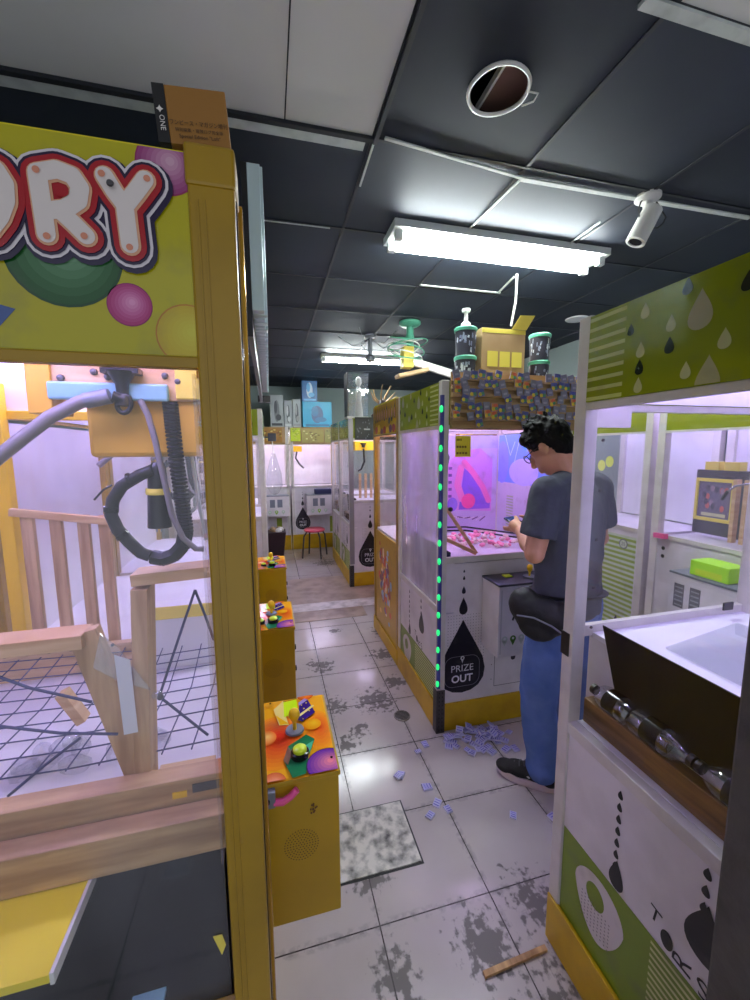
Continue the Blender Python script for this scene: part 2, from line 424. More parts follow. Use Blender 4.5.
cb.box(XL-.1, XR+.1, YF, YB+.1, ZC+.2, ZC+.22, 'void_dark')
struct(cb.build('ceiling'))
g = MB()
for x in cx:
    if x < .3: g.box(x-.006, x+.006, 1.5, YB, ZC-.004, ZC-.0005, 'ceil_bar')
    else: g.box(x-.007, x+.007, .3 if x < .5 else YF, YB, ZC-.004, ZC-.0005, 'ceil_bar')
for y in cy: g.box(cx[0] if y > 1.45 else .4, cx[-1], y-.006, y+.006, ZC-.0045, ZC-.0003, 'ceil_bar')
struct(g.build('trim_4'))
w = MB()
def cbar(a, b, wd=.022): w.bar(on(*a, 2, ZC-.006), on(*b, 2, ZC-.006), wd, .006, 'ceil_bar_white')
cbar((385, 138), (522, 178), .012); cbar((521, 179), (750, 218), .022); cbar((520, 180), (466, 232), .007); cbar((420, 285), (500, 293), .018); cbar((498, 293), (514, 277), .012)
cbar((600, 222), (566, 246), .004); cbar((374, 142), (360, 186), .007); cbar((330, 228), (262, 220), .005)
struct(w.build('trim_5'))
w = MB(); y = 1.50
w.box(-1.7, .40, y-.02, y+.0, ZC-.012, ZC-.001, 'ceil_bar'); w.box(-1.7, .36, y+.0, y+.045, ZC-.010, ZC-.001, 'ceil_bar_white')
w.box(.385, .40, -.3, y, ZC-.014, ZC-.001, 'ceil_bar'); w.box(.085, .089, -.3, y-.02, ZC-.002, ZC-.0006, 'ceil_bar')
w.box(.9, 2.4, .895, .925, ZC-.012, ZC-.001, 'ceil_bar_white')
struct(w.build('trim_6'))
# round opening with its ring
t = thing('ceiling_opening', hole, 'round cut opening in the dark ceiling with a ragged pale ring', 'ceiling opening')
b = MB(); b.tube([(hole.x+(HR+.001*sin(5*a))*cos(a), hole.y+(HR+.001*cos(3*a))*sin(a), ZC-.004) for a in [2*pi*i/40 for i in range(40)]], .006, 'mount_white', closed=True, n=8)
b.build('ring', t, smooth=True)
b = MB(); b.box(hole.x+.005, hole.x+.14, hole.y-.14, hole.y+.14, ZC+.05, ZC+.06, 'void_brown'); b.box(hole.x-.002, hole.x+.006, hole.y-.14, hole.y+.14, ZC+.04, ZC+.06, 'mount_white'); b.build('board', t)
b = MB(); b.tube([(hole.x+.085, hole.y-.02, ZC-.004), (hole.x+.115, hole.y-.03, ZC-.012), (hole.x+.12, hole.y+.0, ZC-.01), (hole.x+.10, hole.y+.03, ZC-.004)], .0025, 'mount_white', n=6); b.build('wire', t, smooth=True)

# ---- fluorescent lamps
def fluoro(x0, x1, y, label, z=ZC, wd=.15):
    t = thing('fluorescent_lamp', (x0, y, z), label, 'lamp', 'fluorescent lamps on the ceiling')
    b = MB(); h = wd/2
    prof = [(-h, -.0), (-h, -.034), (-.02, -.04), (.02, -.04), (h, -.034), (h, 0)]
    n = len(prof); vs = [(x0, y+p, z+q-.001) for p, q in prof]+[(x1, y+p, z+q-.001) for p, q in prof]
    b.add(vs, [(i, (i+1) % n, n+(i+1) % n, n+i) for i in range(n)]+[tuple(range(n)), tuple(range(2*n-1, n-1, -1))], 'lamp_housing')
    b.build('housing', t)
    for s in (-1, 1):
        yy = y+s*(h-.04); zz = z-.058
        q = MB().tube([(x0+.05, yy, zz), (x1-.05, yy, zz)], .0135, 'tube_light', n=12).build('tube', t, smooth=True)
        e = MB()
        for xa, xb in ((x0+.012, x0+.05), (x1-.05, x1-.012)): e.box(xa, xb, yy-.016, yy+.016, z-.078, z-.02, 'lamp_housing')
        e.build('socket', t, bevel=.003)
    return t
fluoro(.60, 1.81, 2.03, 'twin-tube fluorescent lamp, the nearer one above the person', wd=.20)
fluoro(.60, 1.80, 4.75, 'fluorescent lamp further back, behind the coiled wire hanger')
# wire hanging from the near lamp
p0 = on(517, 274, 1, 2.1); p1 = on(511, 326, 1, 2.2)
tag(MB().tube([p0, (p0+p1)/2+V((.012, 0, 0)), p1], .006, 'white_plastic', n=8).build('power_cable', loc=p1, smooth=True), 'white cable hanging from the near fluorescent lamp to the cardboard box', 'cable')

# ---- security camera
c0 = on(648, 196, 2, ZC)
t = thing('security_camera', c0, 'white bullet security camera on the dark ceiling', 'camera')
MB().lathe([(.05, 0), (.05, -.012), (.04, -.02), (.018, -.024), (.016, -.06), (.02, -.065), (.02, -.085), (.001, -.09)], c0, 'mount_white').build('mount', t, smooth=True)
q = c0+V((-.01, -.0, -.12)); ax = V((-.07, .03, -.16)).normalized()
b = MB().lathe([(.001, -.075), (.038, -.072), (.04, .07), (.03, .072), (.028, .064), (.001, .064)], q, 'mount_white', ax).box(0, 0, 0, 0, 0, 0, 'mount_white')
b.build('body', t, smooth=True)
MB().lathe([(.026, .063), (.026, .068), (.001, .068)], q, 'black_gloss', ax).build('lens', t)
MB().tube([q-ax*.072+V((0, 0, .01))]+[c0+V((.03+.075*sin(a)*1.0, 0, -.06-.065*cos(a))) for a in [-2.6+i*.5 for i in range(9)]]+[c0+V((.03, 0, 0))], .003, 'cord_black', n=6).build('cable', t, smooth=True)
MB().lathe([(.018, -.0742), (.018, -.078), (.001, -.078)], q, 'steel_dark', ax).build('rear_socket', t)
# ---- downlight disc
c1 = on(577, 318, 2, ZC)
tag(MB().lathe([(.075, 0), (.09, -.006), (.085, -.014), (.001, -.016)], c1, 'white_plastic').build('ceiling_disc', loc=c1, smooth=True), 'flat white disc on the dark ceiling beyond the green header of the near right machine', 'ceiling disc')
# ---- green ceiling bracket with coils of wire and a carton
c2 = on(410, 322, 2, ZC); yh = c2.y
t = thing('wire_coil_hanger', c2, 'green ceiling bracket wrapped in coils of wire above the middle machines', 'bracket')
def hp(x, y): return on(x, y, 1, yh)
MB().lathe([(.09, 0), (.09, -.02), (.07, -.035), (.03, -.04), (.03, -.10), (.036, -.12), (.03, -.2), (.001, -.21)], c2, 'green_metal').build('bracket', t, smooth=True)
b = MB()
for k in range(7):
    cc = hp(404+2*(k % 3), 338+k*3.2); rr = .10+.05*((k*37) % 5)/5
    b.tube([cc+V((rr*cos(a)*1.2, rr*sin(a), .03*sin(a+k))) for a in [2*pi*i/28 for i in range(28)]], .005, 'white_plastic' if k % 2 else 'green_metal', closed=True, n=6)
b.build('wire_coil', t, smooth=True)
b = MB(); a0 = hp(402, 368); b.box(a0.x, a0.x+.09, yh-.05, yh+.05, a0.z, a0.z+.17, 'label_yellow'); b.build('carton', t, bevel=.003)
a0 = hp(397, 379); a1 = hp(428, 372); b = MB(); b.bar(a0+V((0, 0, .02)), a1+V((0, 0, .02)), .12, .03, 'wood_light'); b.build('ledge', t, bevel=.003)
b = MB(); b.bar(hp(414, 362), on(455, 375, 1, yh-.1), .05, .06, 'mount_white'); b.build('bracket_arm', t, bevel=.003)
# faint star-shaped sensor further back
c3 = on(370, 335, 2, ZC); t = thing('ceiling_fan_mount', c3, 'small grey hanging mount with thin splayed wires before the far lamp', 'ceiling mount')
b = MB().lathe([(.05, 0), (.05, -.02), (.02, -.03), (.02, -.18), (.045, -.2), (.045, -.24), (.001, -.25)], c3, 'grey_plastic'); b.build('stem', t, smooth=True)
b = MB()
for k in range(5): a = .4+k*1.25; b.tube([c3+V((0, 0, -.03)), c3+V((.16*cos(a), .16*sin(a), -.1)), c3+V((.3*cos(a), .3*sin(a), -.01))], .004, 'grey_plastic', n=6)
b.build('wires', t, smooth=True)

# ================================================================= FLOOR THINGS
a = [on(340, 818, 2, 0), on(398, 802, 2, 0), on(423, 860, 2, 0), on(340, 885, 2, 0)]
mh = MB(); hx0, hx1, hy0, hy1 = .19, .515, 1.305, 1.585
mh.box(hx0-.008, hx1+.008, hy0-.008, hy1+.008, .0005, .002, 'black_plastic'); mh.box(hx0, hx1, hy0, hy1, .002, .006, 'manhole')
tag(mh.build('floor_hatch', loc=((hx0+hx1)/2, (hy0+hy1)/2, 0)), 'scuffed white access hatch in the floor by the yellow joystick box', 'hatch')
dc = on(402, 716, 2, 0)
t = thing('floor_drain', dc, 'round metal drain cover in the tiled floor', 'drain')
MB().lathe([(.05, 0), (.05, .004), (.046, .006), (.044, .0035), (.001, .0035)], dc, 'drain').build('rim', t, smooth=True)
b = MB()
for k in range(-3, 4): L_ = sqrt(.042**2-(k*.012)**2); b.box(dc.x-L_, dc.x+L_, dc.y+k*.012-.003, dc.y+k*.012+.003, .0035, .0055, 'steel_dark')
b.build('grate', t)
tag(MB().bar(on(484, 975, 2, .006), on(546, 948, 2, .006), .016, .010, 'wood_side').build('wooden_lath', bevel=.001, loc=on(484, 975, 2, 0)), 'narrow wooden lath lying on the floor at the near right machine', 'lath')

# ================================================================= MACHINES
PH = 1.945
def frame_parts(t, x0, x1, y0, y1, post, pw=.042, zt=PH, z0=0.0, skip=False):
    for (x, y) in ((x0, y0), (x1-pw, y0), (x0, y1-pw), (x1-pw, y1-pw)):
        if skip and x > x0 and y == y0: continue
        MB().box(x, x+pw, y, y+pw, z0, zt, post).build('corner_post', t, bevel=.003)
def kick(t, x0, x1, y0, y1, mt='kick_yellow', e=.006, z=.165):
    b = MB(); d = .012
    b.box(x0-e, x0-e+d, y0+.002, y1-.002, .004, z, mt); b.box(x1+e-d, x1+e, y0+.002, y1-.002, .004, z, mt)
    b.box(x0-e+d, x1+e-d, y0-.004, y0+d, .004, z, mt); b.box(x0-e+d, x1+e-d, y1-d, y1, .004, z, mt)
    return b.each('kick_plate', t, bevel=.002)
def pane(t, side, x0, x1, y0, y1, z0, z1, mt='glass_clear', name='glass_pane'):
    b = MB(); d = .004
    if side == '-x': b.box(x0+.014, x0+.014+d, y0+.04, y1-.04, z0, z1, mt)
    if side == '+x': b.box(x1-.014-d, x1-.014, y0+.04, y1-.04, z0, z1, mt)
    if side == '-y': b.box(x0+.04, x1-.04, y0+.014, y0+.014+d, z0, z1, mt)
    if side == '+y': b.box(x0+.04, x1-.04, y1-.014-d, y1-.014, z0, z1, mt)
    return b.build(name, t)
def led(t, x0, x1, y0, y1, z, mt='led_light'):
    b = MB(); b.tube([(x0+.06, y0+.06, z), (x1-.06, y0+.06, z)], .011, mt, n=8); b.tube([(x0+.06, y1-.06, z), (x1-.06, y1-.06, z)], .011, mt, n=8)
    b.each('lamp_tube', t, smooth=True)
def green_art(a, w, z0, z1, flip=False):
    """green header: stripes at one end, dark and pale drops over the rest"""
    a.rect(0, w, z0, z1, (136, 148, 28), 0)
    X = (lambda q: w-q) if flip else (lambda q: q)
    sw = .155
    n = 9; st = (z1-z0)/n
    for i in range(n):
        q0, q1 = sorted((X(.004), X(sw))); a.rect(q0, q1, z0+st*(i+.12), z0+st*(i+.48), (200, 204, 128), 1)
    D, Pl = (34, 44, 26), (196, 198, 140); G = (176, 172, 138)
    pts = [(.17, .68, .8, D), (.205, .82, 1, Pl), (.2, .45, 1, Pl), (.2, .28, 1, D), (.2, .1, 1, Pl), (.27, .62, 1, Pl), (.27, .42, 1, D), (.3, .9, 1, D), (.31, .16, 1, Pl),
           (.33, .66, 2.2, G), (.355, .08, 2.2, G), (.38, .36, 1.1, Pl), (.41, .76, 1, D), (.45, .34, 1.1, D), (.47, .9, 1.2, G), (.5, .3, 1.2, G), (.54, .68, 1, Pl), (.58, .45, 1.1, D), (.62, .8, 2, G), (.64, .2, 1.1, Pl), (.68, .55, 1, D), (.7, .12, 1, D), (.76, .7, 1.2, Pl), (.8, .35, 2, G), (.85, .85, 1, D), (.86, .15, 1, Pl)]
    for u, v, s, c in pts:
        if u > w-.02: continue
        s *= .85; a.drop(X(u), z0+v*(z1-z0), .03*s, .042*s, c, 2)
def prize_art(a, uc, zc, s=1.0):
    """big dark drop with PRIZE OUT, smaller drops above, a dotted field behind"""
    for i in range(14):
        for j in range(17):
            u = uc-.09+i*.017; v = zc+.02+j*.017
            a.rect(u-.0018, u+.0018, v-.0018, v+.0018, (60, 58, 62), 1)
    K = (22, 18, 32)
    # body: pointed top, rounded bottom
    pts = [(0, .235), (.035, .17), (.08, .09), (.112, .03), (.125, -.03), (.118, -.08), (.09, -.12), (.05, -.142), (0, -.15)]
    pts = pts+[(-x, y) for x, y in pts[-2:0:-1]]
    a.poly([(uc+x*s, zc+y*s) for x, y in pts], K, 3)
    for v, w, h in ((.306, .052, .09), (.387, .024, .04), (.448, .014, .022), (.482, .011, .016)): a.drop(uc, zc+v*s, w*s, h*s, K, 2)
    # rounded outline
    rr = []; 
    for (cx_, cy_, a0) in ((.05, .0, 0), (-.05, .0, pi/2), (-.05, -.07, pi), (.05, -.07, 3*pi/2)):
        for k in range(7): q = a0+pi/2*k/6; rr.append((uc+(cx_+.045*cos(q))*s, zc+(cy_+.045*sin(q))*s))
    for i in range(len(rr)): a.stroke([rr[i], rr[(i+1) % len(rr)]], .0012, (150, 148, 160), 4)
    a.text('PRIZE', uc, zc-.02*s, .05*s, (225, 225, 230), 5); a.text('OUT', uc, zc-.075*s, .055*s, (235, 235, 240), 5, offset=.0015)
    a.ell(uc, zc+.035*s, .011*s, .011*s, (225, 225, 230), 5); a.ell(uc, zc+.035*s, .005*s, .005*s, K, 6); a.poly([(uc-.007*s, zc+.028*s), (uc+.007*s, zc+.028*s), (uc, zc+.008*s)], (225, 225, 230), 5)
def control_box(t, side, x, y, w, z0, z1, prot, mt, pan, art=None, label=None):
    """side '+x': box sticks out to +x from plane x, spanning y..y+w; '-y': sticks out to -y from plane y spanning x..x+w"""
    if side == '+x': A = (x, x+prot, y, y+w)
    elif side == '-x': A = (x-prot, x, y, y+w)
    else: A = (x, x+w, y-prot, y)
    cbx = MB().box(*A, z0, z1-.012, mt).build('control_box', t, bevel=.003)
    MB().box(A[0]-.003, A[1]+.004, A[2]-.004, A[3]+.004, z1-.012, z1, pan).build('control_panel', cbx, bevel=.002)
    return cbx, A

def drop_machine(x0, x1, y0, y1, label, full=True, header_y='green', led_mt='led_light', side_glass='glass_clear', stripes='far', sill_left=.735, back='glass', group='white and green claw machines'):
    t = thing('claw_machine', ((x0+x1)/2, (y0+y1)/2, 0), label, 'claw machine', None)
    g = .09  # gutter on the aisle side
    b = MB()
    b.box(x0+.008, x1-.008, y0+.008, y1-.008, .01, sill_left-.035, 'white_paint')
    PF = sill_left+.26
    b.box(x0+g, x1-.008, y0+.008, y1-.008, sill_left-.035, PF-.015, 'white_paint')
    b.build('cabinet', t)
    MB().box(x0+g, x1-.02, y0+.02, y1-.02, PF-.015, PF, 'white_inner').build('play_floor', t)
    frame_parts(t, x0, x1, y0, y1, 'post_white')
    kick(t, x0, x1, y0, y1)
    b = MB(); d = .02
    for (A) in ((x0, x0+d, y0+.04, y1-.04), (x1-d, x1, y0+.04, y1-.04), (x0+.04, x1-.04, y0, y0+d), (x0+.04, x1-.04, y1-d, y1)): b.box(*A, 1.72, PH-.006, 'header_green')
    b.box(x0+.01, x1-.01, y0+.01, y1-.01, 1.90, 1.92, 'white_inner')
    for A in ((x0+.021, x0+.026, y0+.045, y1-.045), (x1-.026, x1-.021, y0+.045, y1-.045), (x0+.045, x1-.045, y0+.021, y0+.026), (x0+.045, x1-.045, y1-.026, y1-.021)): b.box(*A, 1.722, 1.90, 'white_inner')
    b.build('header', t)
    MB().box(x0+.042, x0+g, y0+.008, y0+.02, sill_left-.03, PF, 'white_paint').build('gutter_end', t)
    b = MB()
    for z0, z1 in ((1.70, 1.72),):
        for (A) in ((x0+.002, x0+d, y0+.04, y1-.04), (x1-d, x1-.002, y0+.04, y1-.04), (x0+.04, x1-.04, y0+.002, y0+d), (x0+.04, x1-.04, y1-d, y1-.002)): b.box(*A, z0, z1, 'post_white')
    for (A) in ((x1-d, x1-.002, y0+.04, y1-.04), (x0+.04, x1-.04, y0+.002, y0+d), (x0+.04, x1-.04, y1-d, y1-.002)): b.box(*A, PF-.01, PF+.025, 'post_white')
    b.box(x0+.002, x0+.03, y0+.04, y1-.04, sill_left-.035, sill_left, 'post_white')
    b.each('rail', t, bevel=.002)
    pane(t, '-x', x0, x1, y0, y1, sill_left, 1.70, side_glass)
    pane(t, '-y', x0, x1, y0, y1, PF+.025, 1.70); pane(t, '+y', x0, x1, y0, y1, PF+.025, 1.70)
    pane(t, '+x', x0, x1, y0, y1, PF+.025, 1.70)
    led(t, x0, x1, y0, y1, 1.885, led_mt)
    # gutter: black sheet at its inner wall, wooden plank, as seen through the long pane
    q = MB().poly([(x0+g-.006, y0+.05, PF+.04), (x0+g-.006, y1-.06, PF+.04), (x0+g-.006, y1-.11, PF-.11), (x0+g-.006, y1-.13, PF-.16), (x0+g-.006, y0+.05, PF-.16)], 'black_matte', thick=.004, nrm=(-1, 0, 0))
    q.build('black_sheet', t)
    MB().box(x0+.045, x0+g-.01, y0+.05, y1-.05, sill_left+.004, sill_left+.078, 'wood_dark').build('wooden_plank', t, bevel=.002)
    MB().box(x0+.03, x0+g, y0+.045, y1-.045, sill_left-.034, sill_left+.002, 'white_inner').build('gutter_floor', t)
    o, u, v, n = face('-x', x0, x1, y0, y1); w = y1-y0
    a = Art(o, u, v, n, clip=(.042, w-.042, 1.722, PH-.008), mt='print_gloss'); a.o = a.o+V((0, 0, 0)); green_art(a, w, 1.72, PH, flip=(stripes == 'near'))
    a.build('header_print', t)
    return t
def side_low_art(t, x0, x1, y0, y1, top, gt, name='side_print', closeup=False):
    """printed lower panel on the aisle side; u runs from the far end towards the camera"""
    o, u, v, n = face('-x', x0+.008, x1, y0, y1); w = y1-y0
    a = Art(o, u, v, n, clip=(.044, w-.044, .1, top))
    K = (16, 13, 20); Gn = (116, 140, 26)
    a.rect(.04, w-.04, .10, gt, Gn, 0)
    s0 = .335
    for i in range(16):
        z = gt-.012-i*.0175
        a.rect(s0+.005, w-.044, z-.0075, z, (206, 208, 150), 1)
    # pale drop with a round hole
    uc, zc = .185, gt-.105
    a.poly([(uc+.085*cos(q)*(1 if sin(q) > 0 else 1-.25*abs(sin(q))), zc+(.075 if sin(q) > 0 else .12)*sin(q)) for q in [2*pi*i/40 for i in range(40)]], (214, 206, 206), 2)
    a.ell(uc-.01, zc+.01, .032, .036, (112, 134, 24), 3)
    for i in range(9):
        for j in range(8): a.rect(uc-.055+i*.012-.002, uc-.055+i*.012+.002, zc-.095+j*.011-.002, zc-.095+j*.011+.002, (130, 124, 124), 3)
    for i in range(7): a.drop(.23, top-.035-i*.034, .018, .026, K, 1+.1*i)
    a.drop(.235, gt+.045, .052, .085, K, 1)
    for i in range(3): a.drop(.443, top-.02-i*.04, .02, .028, K, 1)
    a.drop(.452, top-.155, .1, .14, K, 1.5)
    a.text('T', .345, gt+.062, .052, K, 2, rot=-.15); a.ell(.376, gt+.036, .015, .022, K, 2); a.text('R', .414, gt+.026, .062, K, 2, rot=pi*.5); a.text('S', .458, gt+.022, .06, K, 2, rot=.2)
    if w > .8:
        a.drop(.66, top-.1, .05, .09, K, 1)
        for i in range(3): a.drop(.75, top-.05-i*.05, .02, .03, K, 1)
    a.build(name, t)
def perforated_corner(t, x, y, h=.26):
    b = MB(); b.box(x-.010, x-.0075, y-.010, y+.04, .003, h, 'steel_dark'); b.box(x-.010, x+.04, y-.010, y-.0075, .003, h, 'steel_dark')
    o = b.build('corner_guard', t)
    a = Art((x, y-.0101, 0), (1, 0, 0), (0, 0, 1), (0, -1, 0), base=.0003)
    for i in range(2):
        for k in range(int(h/.025)): a.ell(.006+i*.018, .02+k*.025, .0035, .006, (10, 10, 12), 0, 10)
    a.build('perforation', t)

# ---------------- near right machine
RX0, RX1, RY0, RY1, RS = .829, 1.56, .10, .978, .79
rm = drop_machine(RX0, RX1, RY0, RY1, 'near white claw machine with drop-patterned green header and bottles in its gutter', sill_left=RS, side_glass='glass_clear')
side_low_art(rm, RX0, RX1, RY0, RY1, RS-.036, .448)
# metal corner strip and screws on the lit far post
b = MB()
for z in (1.08, 1.2, 1.34, 1.48, 1.62): b.lathe([(.005, 0), (.004, -.003), (.0001, -.003)], (RX0+.06, RY1-.043, z), 'steel_dark', (0, 1, 0), n=10)
b.each('screw', rm)
MB().box(RX0-.003, RX0+.002, RY1-.03, RY1+.002, .99, 1.06, 'black_plastic').build('hinge', rm)
MB().box(RX1-.16, RX1-.12, RY1-.045, RY1-.04, RS+.285, RS+.31, 'black_plastic').build('latch', rm)
MB().box(RX0+.045, RX0+.16, RY1-.035, RY1-.02, 1.655, 1.70, 'post_white').build('bracket', rm)
# sheet at the inside of the far face, below window
cs = Matrix.Translation((RX0+.20, RY1-.50, RS+.264)) @ Matrix.Rotation(R(-9), 4, 'Y')
tag(MB().box(0, .26, 0, .34, 0, .004, 'clear_plastic', M=cs).box(.25, .26, 0, .34, -.03, 0, 'clear_plastic', M=cs).build('clear_sheet', loc=(RX0+.3, RY1-.3, RS+.262)), 'clear acrylic sheet leaning on the lit floor of the near right machine', 'acrylic sheet')
# bottles lying in the gutter
def bottle(p, d, L_, label):
    d = V(d).normalized(); t = thing('plastic_bottle', p, label, 'bottle', 'bottles lying in the gutter')
    pr = [(.001, 0), (.026, .0), (.033, .008), (.033, .05), (.031, .055), (.033, .06), (.033, L_*.66), (.028, L_*.76), (.014, L_*.88), (.012, L_*.9), (.012, L_*.93)]
    MB().lathe(pr, p, 'bottle_clear', d, n=24).build('bottle_body', t, smooth=True)
    MB().lathe([(.0336, L_*.25), (.0338, L_*.55)], p, 'black_gloss', d, n=24).build('wrapper', t, smooth=True)
    MB().lathe([(.0145, L_*.92), (.0145, L_), (.001, L_)], p, 'black_plastic', d, n=18).build('cap', t, smooth=True)
bx = RX0+.062; bz = RS+.112
bottle(V((bx, RY1-.20, bz)), (0, 1, 0), .135, 'clear bottle lying farthest along the wooden gutter of the near right machine')
bottle(V((bx, RY1-.205, bz)), (0, -1, 0), .155, 'clear bottle with dark wrapper, second from the far end of the gutter')
bottle(V((bx, RY1-.52, bz)), (0, 1, 0), .155, 'clear bottle with dark wrapper, third from the far end of the gutter')
bottle(V((bx, RY1-.69, bz)), (0, 1, 0), .155, 'clear bottle nearest the dark pillar in the gutter')
# curled prize on the play floor
b = MB(); cc = V((RX0+.36, RY1-.60, RS+.262+.02))
for k in range(4): b.tube([cc+V(((.05-.006*k)*cos(a), (.05-.006*k)*sin(a)*.8, .011*k+.01*sin(2*a+k))) for a in [2*pi*i/24 for i in range(24)]], .009, 'wood_light' if k % 2 else 'skin', closed=True, n=8)
tag(b.build('ribbon_coil', loc=cc, smooth=True), 'curled brown and yellow ribbon on the lit floor of the near right machine', 'ribbon')
# ---------------- dark pillar in the foreground
mp = MB().box(.62, .78, .22, .383, 0, ZC-.012, 'pillar_grey')
tag(mp.build('pillar', loc=(.7, .3, 0), bevel=.004), 'dark grey rough pillar cutting across the lower right corner', 'pillar')

# ---------------- middle machine (drops + PRIZE OUT)
MX0, MX1, MY0, MY1, MS = .86, 1.66, 1.962, 2.69, .73
mm = drop_machine(MX0, MX1, MY0, MY1, 'white and green claw machine in the middle with a green light strip down its corner', sill_left=MS, stripes='near', led_mt='led_pink', side_glass='glass_fog')
side_low_art(mm, MX0, MX1, MY0, MY1, MS-.036, .36)
perforated_corner(mm, MX0, MY0)
# light strip on the corner post
b = MB(); g_ = MB()
b.box(MX0-.0055, MX0+.0, MY0-.0055, MY0+.012, .27, 1.87, 'led_blue'); b.box(MX0, MX0+.012, MY0-.0055, MY0-.0, .27, 1.87, 'led_blue')
for k in range(16):
    z = .30+k*.1; g_.sph((MX0-.004, MY0-.004, z), (.010, .010, .019), 'led_green', n=10, m=6)
st = b.build('light_strip', mm); g_.each('diode', st, smooth=True)
o, u, v, n = face('-y', MX0, MX1, MY0+.008, MY1)
a = Art(o, u, v, n)
prize_art(a, .15, .387, 1.13)
w = .8; a.stroke([(.355, .225), (.72, .225)], .0015, (90, 86, 90), 1); a.stroke([(.355, .225), (.355, .5)], .0015, (90, 86, 90), 1); a.stroke([(.72, .225), (.72, .5)], .0015, (90, 86, 90), 1)
a.drop(.475, .40, .035, .06, (34, 30, 44), 2)
for z in (.27, .36, .45): a.ell(.335, z, .003, .003, (70, 60, 60), 2, 8)
a.build('front_print', mm)
cb_, A = control_box(mm, '-y', 1.12, MY0, .42, .50, .90, .17, 'white_paint', 'dark_shell')
a = Art((A[0], A[2], 0), (1, 0, 0), (0, 0, 1), (0, -1, 0))
for (x, c) in ((.09, (70, 120, 20)), (.04, (190, 200, 190)), (.14, (190, 200, 190))):
    a.ell(x, .60, .018, .018, c, 1); a.poly([(x-.015, .592), (x+.015, .592), (x, .562)], c, 1); a.ell(x, .603, .007, .007, (220, 220, 220), 2)
a.rect(.012, .02, .52, .87, (190, 186, 190), 1); a.rect(.13, .19, .7, .82, (90, 90, 92), 1); a.build('box_print', cb_)
def joystick(par, p, ball='yellow_plastic', h=.055, s=1.0):
    p = V(p)
    j = MB().lathe([(.026*s, 0), (.024*s, .004), (.001, .004)], p, 'grey_plastic', n=24).lathe([(.0055*s, .003), (.0055*s, h*.75)], p, ball, n=12)
    j.lathe([(.0055*s, h*.5), (.010*s, h*.62), (.0145*s, h*.8), (.0155*s, h*.95), (.013*s, h*1.12), (.007*s, h*1.22), (.001, h*1.24)], p, ball, n=20)
    return j.build('joystick', par, smooth=True)
def button(par, p, s=1.0, c='lime_plastic', name='button'):
    return MB().lathe([(.022*s, 0), (.022*s, .012*s), (.018*s, .014*s)], p, 'black_gloss', n=24).lathe([(.017*s, .012*s), (.0165*s, .02*s), (.012*s, .024*s), (.001, .025*s)], p, c, n=24).build(name, par, smooth=True)
joystick(cb_, (1.345, MY0-.10, .90), s=1.0, h=.06)
MB().lathe([(.034, 0), (.034, .01), (.001, .011)], (1.345, MY0-.1, .8995), 'grey_plastic').build('joystick_base', cb_, smooth=True)
MB().box(1.215, 1.26, MY0-.075, MY0-.035, .90, .908, 'lime_plastic').build('button', cb_, bevel=.003)
PF_M = MS+.265
# notices on the window
a = Art((0, MY0+.0135, 0), (1, 0, 0), (0, 0, 1), (0, -1, 0))
a.rect(.945, 1.035, 1.555, 1.665, (240, 224, 60), 0)
for z, w in ((1.645, .03), (1.608, .06), (1.575, .065)): 
    for q in range(4): a.rect(.953+q*w/4, .953+q*w/4+w/5.5, z-.006, z+.005, (120, 90, 20), 1)
a.build('yellow_notice', mm)
a = Art((0, MY0+.0012, 0), (1, 0, 0), (0, 0, 1), (0, -1, 0)); a.rect(1.02, 1.075, 1.704, 1.712, (50, 50, 50), 0); a.build('rail_mark', mm)
MB().lathe([(.012, 0), (.012, .012), (.001, .014)], (MX0+.055, MY0+.0, 1.28), 'black_plastic', (0, -1, 0)).build('lock', mm, smooth=True)
# picture boards on the far and right walls of the middle machine
pb = MB().box(MX0+.05, MX1-.05, MY1-.03, MY1-.02, PF_M, 1.69, 'white_inner').build('backboard', mm)
o, u, v, n = face('-y', MX0+.05, MX1-.05, MY1-.03, MY1)
a = Art(o, u, v, n, clip=(.0, .70, 1.0, 1.69))
a.rect(0, .70, 1.0, 1.69, (214, 190, 236), 0)
def H(x, y): return (.31+x*1.25, 1.69-(1.69-y)*1.0)
a.poly([H(*p) for p in ((.0, 1.16), (.0, 1.50), (.05, 1.56), (.10, 1.58), (.20, 1.60), (.28, 1.52), (.28, 1.14))], (226, 150, 232), 1)
a.poly([H(*p) for p in ((.07, 1.16), (.10, 1.46), (.16, 1.40), (.27, 1.2), (.27, 1.16))], (140, 90, 214), 2)
a.stroke([H(.10, 1.50), H(.16, 1.42), H(.22, 1.32), H(.26, 1.22)], .022, (248, 120, 196), 3); a.stroke([H(.08, 1.46), H(.06, 1.34), H(.09, 1.24)], .026, (250, 130, 206), 4)
a.ell(*H(.13, 1.22), .055, .055, (250, 84, 160), 5); a.ell(*H(.03, 1.2), .04, .05, (150, 110, 226), 5)
for k in range(5): a.rect(*(H(.0, 0)[0]+.005, H(.0, 0)[0]+.03), 1.25+k*.05, 1.27+k*.05, (120, 70, 150), 5)
a.rect(.31, .7, 1.6, 1.69, (200, 190, 240), 1); a.rect(.44, .47, 1.55, 1.69, (90, 120, 220), 2)
for k in range(9): a.stroke([(.33+.03*k, 1.12-.006*k), (.37+.03*k, 1.10)], .004, [(120, 70, 130), (240, 220, 240)][k % 2], 2)
a.build('poster', pb)
pb = MB().box(MX1-.045, MX1-.035, MY0+.05, MY1-.05, PF_M, 1.69, 'white_inner').build('sideboard', mm)
a = Art((MX1-.045, MY1-.04, 0), (0, -1, 0), (0, 0, 1), (-1, 0, 0), clip=(.0, .64, 1.0, 1.69))
